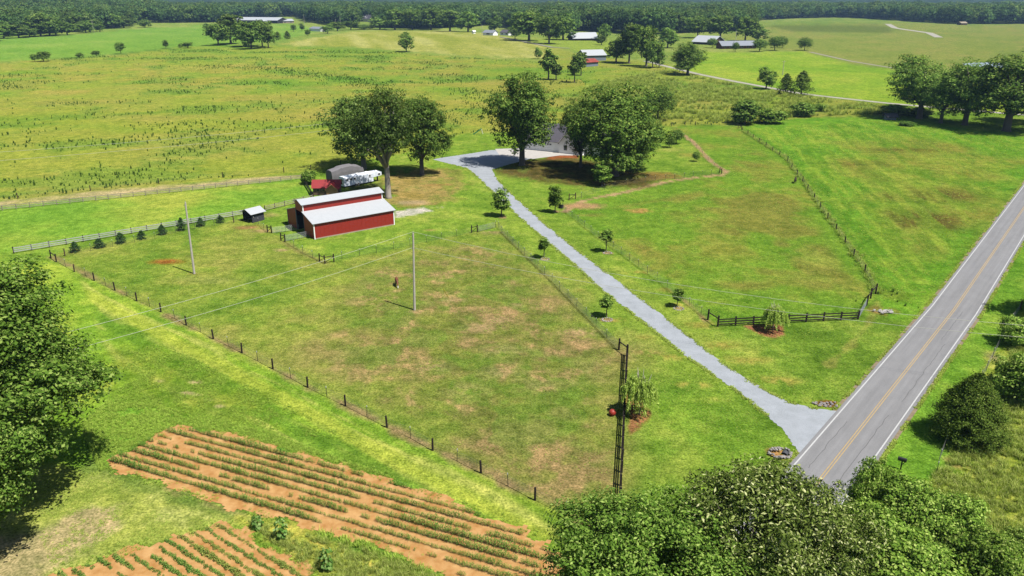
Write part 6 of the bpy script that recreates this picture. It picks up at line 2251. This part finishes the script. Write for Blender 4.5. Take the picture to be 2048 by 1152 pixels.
def turf(name, label, poly, n, s0, seed, thr=.45, scale=2.2):
    rng = np.random.default_rng(seed)
    w_ = W(poly)
    X = rng.uniform(w_[:, 0].min(), w_[:, 0].max(), n)
    Y = rng.uniform(w_[:, 1].min(), w_[:, 1].max(), n)
    f_ = .6 * fbm(X, Y, scale, 3, seed) + .4 * fbm(X, Y, 12, 3, seed + 9)
    ok = (sdf(X, Y, w_) > .3) & (f_ > thr + rng.normal(0, .07, n)) & (sdf(X, Y, W(drive)) < -.3)
    X, Y = X[ok], Y[ok]
    s = s0 * (.5 + 1.0 * rng.random(len(X)) ** 1.5)
    scatter(name, np.column_stack([X, Y, np.full(len(X), -.01)]), rng.random(len(X)) * 6.28, np.stack([s, s, s * .8], 1), CLUMP, label, .1, seed)


turf("turf_clumps", "low grass clumps in the centre pasture and small paddock", [(120, 515), (470, 445), (545, 470), (640, 525), (940, 468), (1003, 464), (1236, 705), (1244, 1060), (700, 812)], 50000, .55, 171, .5)
turf("turf_clumps", "low grass clumps in the right pasture", [(1140, 430), (1200, 398), (1440, 356), (1480, 262), (1570, 330), (1735, 590), (1715, 615), (1430, 636)], 50000, .65, 172, .5)
turf("turf_clumps", "coarse grass of the diagonal field by the road", [(1495, 258), (1780, 240), (2048, 275), (2048, 345), (1830, 630), (1760, 600), (1660, 440), (1580, 325)], 60000, .9, 173, .48)
turf("turf_clumps", "lawn grass beside the drive and round the corner", [(1010, 462), (1040, 440), (1300, 660), (1560, 870), (1590, 905), (1500, 1000), (1262, 1050), (1262, 720), (1240, 690)], 40000, .5, 174, .5)
turf("turf_clumps", "lawn grass between the drive and the road", [(1060, 420), (1120, 425), (1410, 645), (1440, 660), (1720, 645), (1770, 640), (1700, 800), (1600, 800), (1400, 690)], 40000, .5, 175, .5)
turf("turf_clumps", "grass of the mown strip beside the side fence", [(70, 525), (105, 522), (1175, 1062), (1085, 1086), (700, 900), (330, 690), (200, 640)], 22000, .45, 176, .5)
turf("turf_clumps", "mown grass between the two crop plots", [(100, 1150), (20, 950), (200, 940), (330, 990), (470, 1036)], 30000, .5, 177, .5)

# grass creeping over the edges of the drive and the road
def fringe(name, label, line, dens, wd, s0, seed):
    rng = np.random.default_rng(seed)
    pts = []
    for a, b in zip(line[:-1], line[1:]):
        L_ = (b - a).length
        n = int(L_ * dens)
        t = rng.random(n)
        nn = np.array([-(b - a).y, (b - a).x]) / max(L_, 1e-6)
        o_ = rng.normal(0, wd, n)
        pts.append(np.column_stack([a.x + (b.x - a.x) * t + nn[0] * o_, a.y + (b.y - a.y) * t + nn[1] * o_, np.full(n, .0)]))
    pts = np.concatenate(pts)
    keep = (fbm(pts[:, 0], pts[:, 1], 2.5, 3, seed) > .42)
    if seed in (183, 184):
        keep &= sdf(pts[:, 0], pts[:, 1], W(drive)) < -.25
    pts = pts[keep]
    s = s0 * (.5 + rng.random(len(pts)))
    scatter(name, pts, rng.random(len(pts)) * 6.28, s, CLUMP, label, .1, seed)


dl = [P(*q) for q in drive]
fringe("edge_grass", "grass creeping over the gravel drive's right edge", dl[8:20], 26, .16, .9, 181)
fringe("edge_grass", "grass creeping over the gravel drive's left edge", dl[27:43], 26, .16, .9, 182)
fringe("edge_grass", "grass along the road's left edge", offset(road_c[1:7], 3.72), 22, .09, 1.0, 183)
fringe("edge_grass", "grass along the road's right edge", offset(road_c[1:7], -3.72), 22, .09, 1.0, 184)
dv = [P(x + 2, y) for x, y in wf_]
for nm_, pr_, den_, wd_, s_, sd_ in (("fence_grass", TUFT, 14, .45, .9, 185), ("fence_grass", YTUFT, 3, .4, .7, 186)):
    rng = np.random.default_rng(sd_)
    pp = []
    for a, b in zip(dv[:-1], dv[1:]):
        n = int((b - a).length * den_)
        t = rng.random(n)
        pp.append(np.column_stack([a.x + (b.x - a.x) * t + rng.normal(.3, wd_, n), a.y + (b.y - a.y) * t + rng.normal(.2, wd_, n), np.zeros(n)]))
    pp = np.concatenate(pp)
    scatter(nm_, pp, rng.random(len(pp)) * 6.28, s_ * (.5 + rng.random(len(pp))), pr_, "uncut grass along the pasture's dividing fence", .15, sd_)

for nm_, pl_, sd_ in (("plot_edge_grass", plot1, 191), ("plot_edge_grass", plot2, 192)):
    ring_ = [Vector((*q, 0)) for q in pl_] + [Vector((*pl_[0], 0))]
    rng = np.random.default_rng(sd_)
    pp = []
    for a, b in zip(ring_[:-1], ring_[1:]):
        n = int((b - a).length * 16)
        t = rng.random(n)
        pp.append(np.column_stack([a.x + (b.x - a.x) * t + rng.normal(0, .45, n), a.y + (b.y - a.y) * t + rng.normal(0, .45, n), np.full(n, .02)]))
    pp = np.concatenate(pp)
    pp = pp[fbm(pp[:, 0], pp[:, 1], 2.2, 3, sd_) > .46]
    scatter(nm_, pp, rng.random(len(pp)) * 6.28, .5 * (.5 + rng.random(len(pp))), TUFT, "ragged grass along the edge of the crop plot", .15, sd_)

# tall tufted grass between the yard and the white lane
tg = W([(1342, 140), (1400, 156), (1530, 182), (1650, 200), (1760, 212), (1790, 228), (1600, 234), (1480, 245), (1345, 248), (1200, 256), (1130, 258), (1130, 200), (1200, 165)])
rng = np.random.default_rng(210)
n = 14000
X = rng.uniform(tg[:, 0].min(), tg[:, 0].max(), n)
Y = rng.uniform(tg[:, 1].min(), tg[:, 1].max(), n)
ok = (sdf(X, Y, tg) > 0) & (fbm(X, Y, 9, 3, 211) > .44)
X, Y = X[ok], Y[ok]
s = 1.3 * (.5 + rng.random(len(X)))
scatter("tall_grass", np.column_stack([X, Y, zt(X, Y)]), rng.random(len(X)) * 6.28, np.stack([s, s, s * 1.3], 1), YTUFT, "tall tufted yellow-green grass between the yard and the white lane", .1, 212)

# ================================================================== HAZE
hz, nt, out = newmat("haze")
pv = nt.nodes.new("ShaderNodeVolumePrincipled")
pv.inputs["Color"].default_value = (.42, .66, 1.0, 1)
pv.inputs["Density"].default_value = 0.00007
pv.inputs["Anisotropy"].default_value = 0.2
nt.links.new(pv.outputs[0], out.inputs["Volume"])
hz.cycles.homogeneous_volume = True
mb = MB()
mb.box((-13000, -1500, -2.5), (13000, 15000, 300))
obj("haze", mb.mesh("haze", hz), kind="stuff")
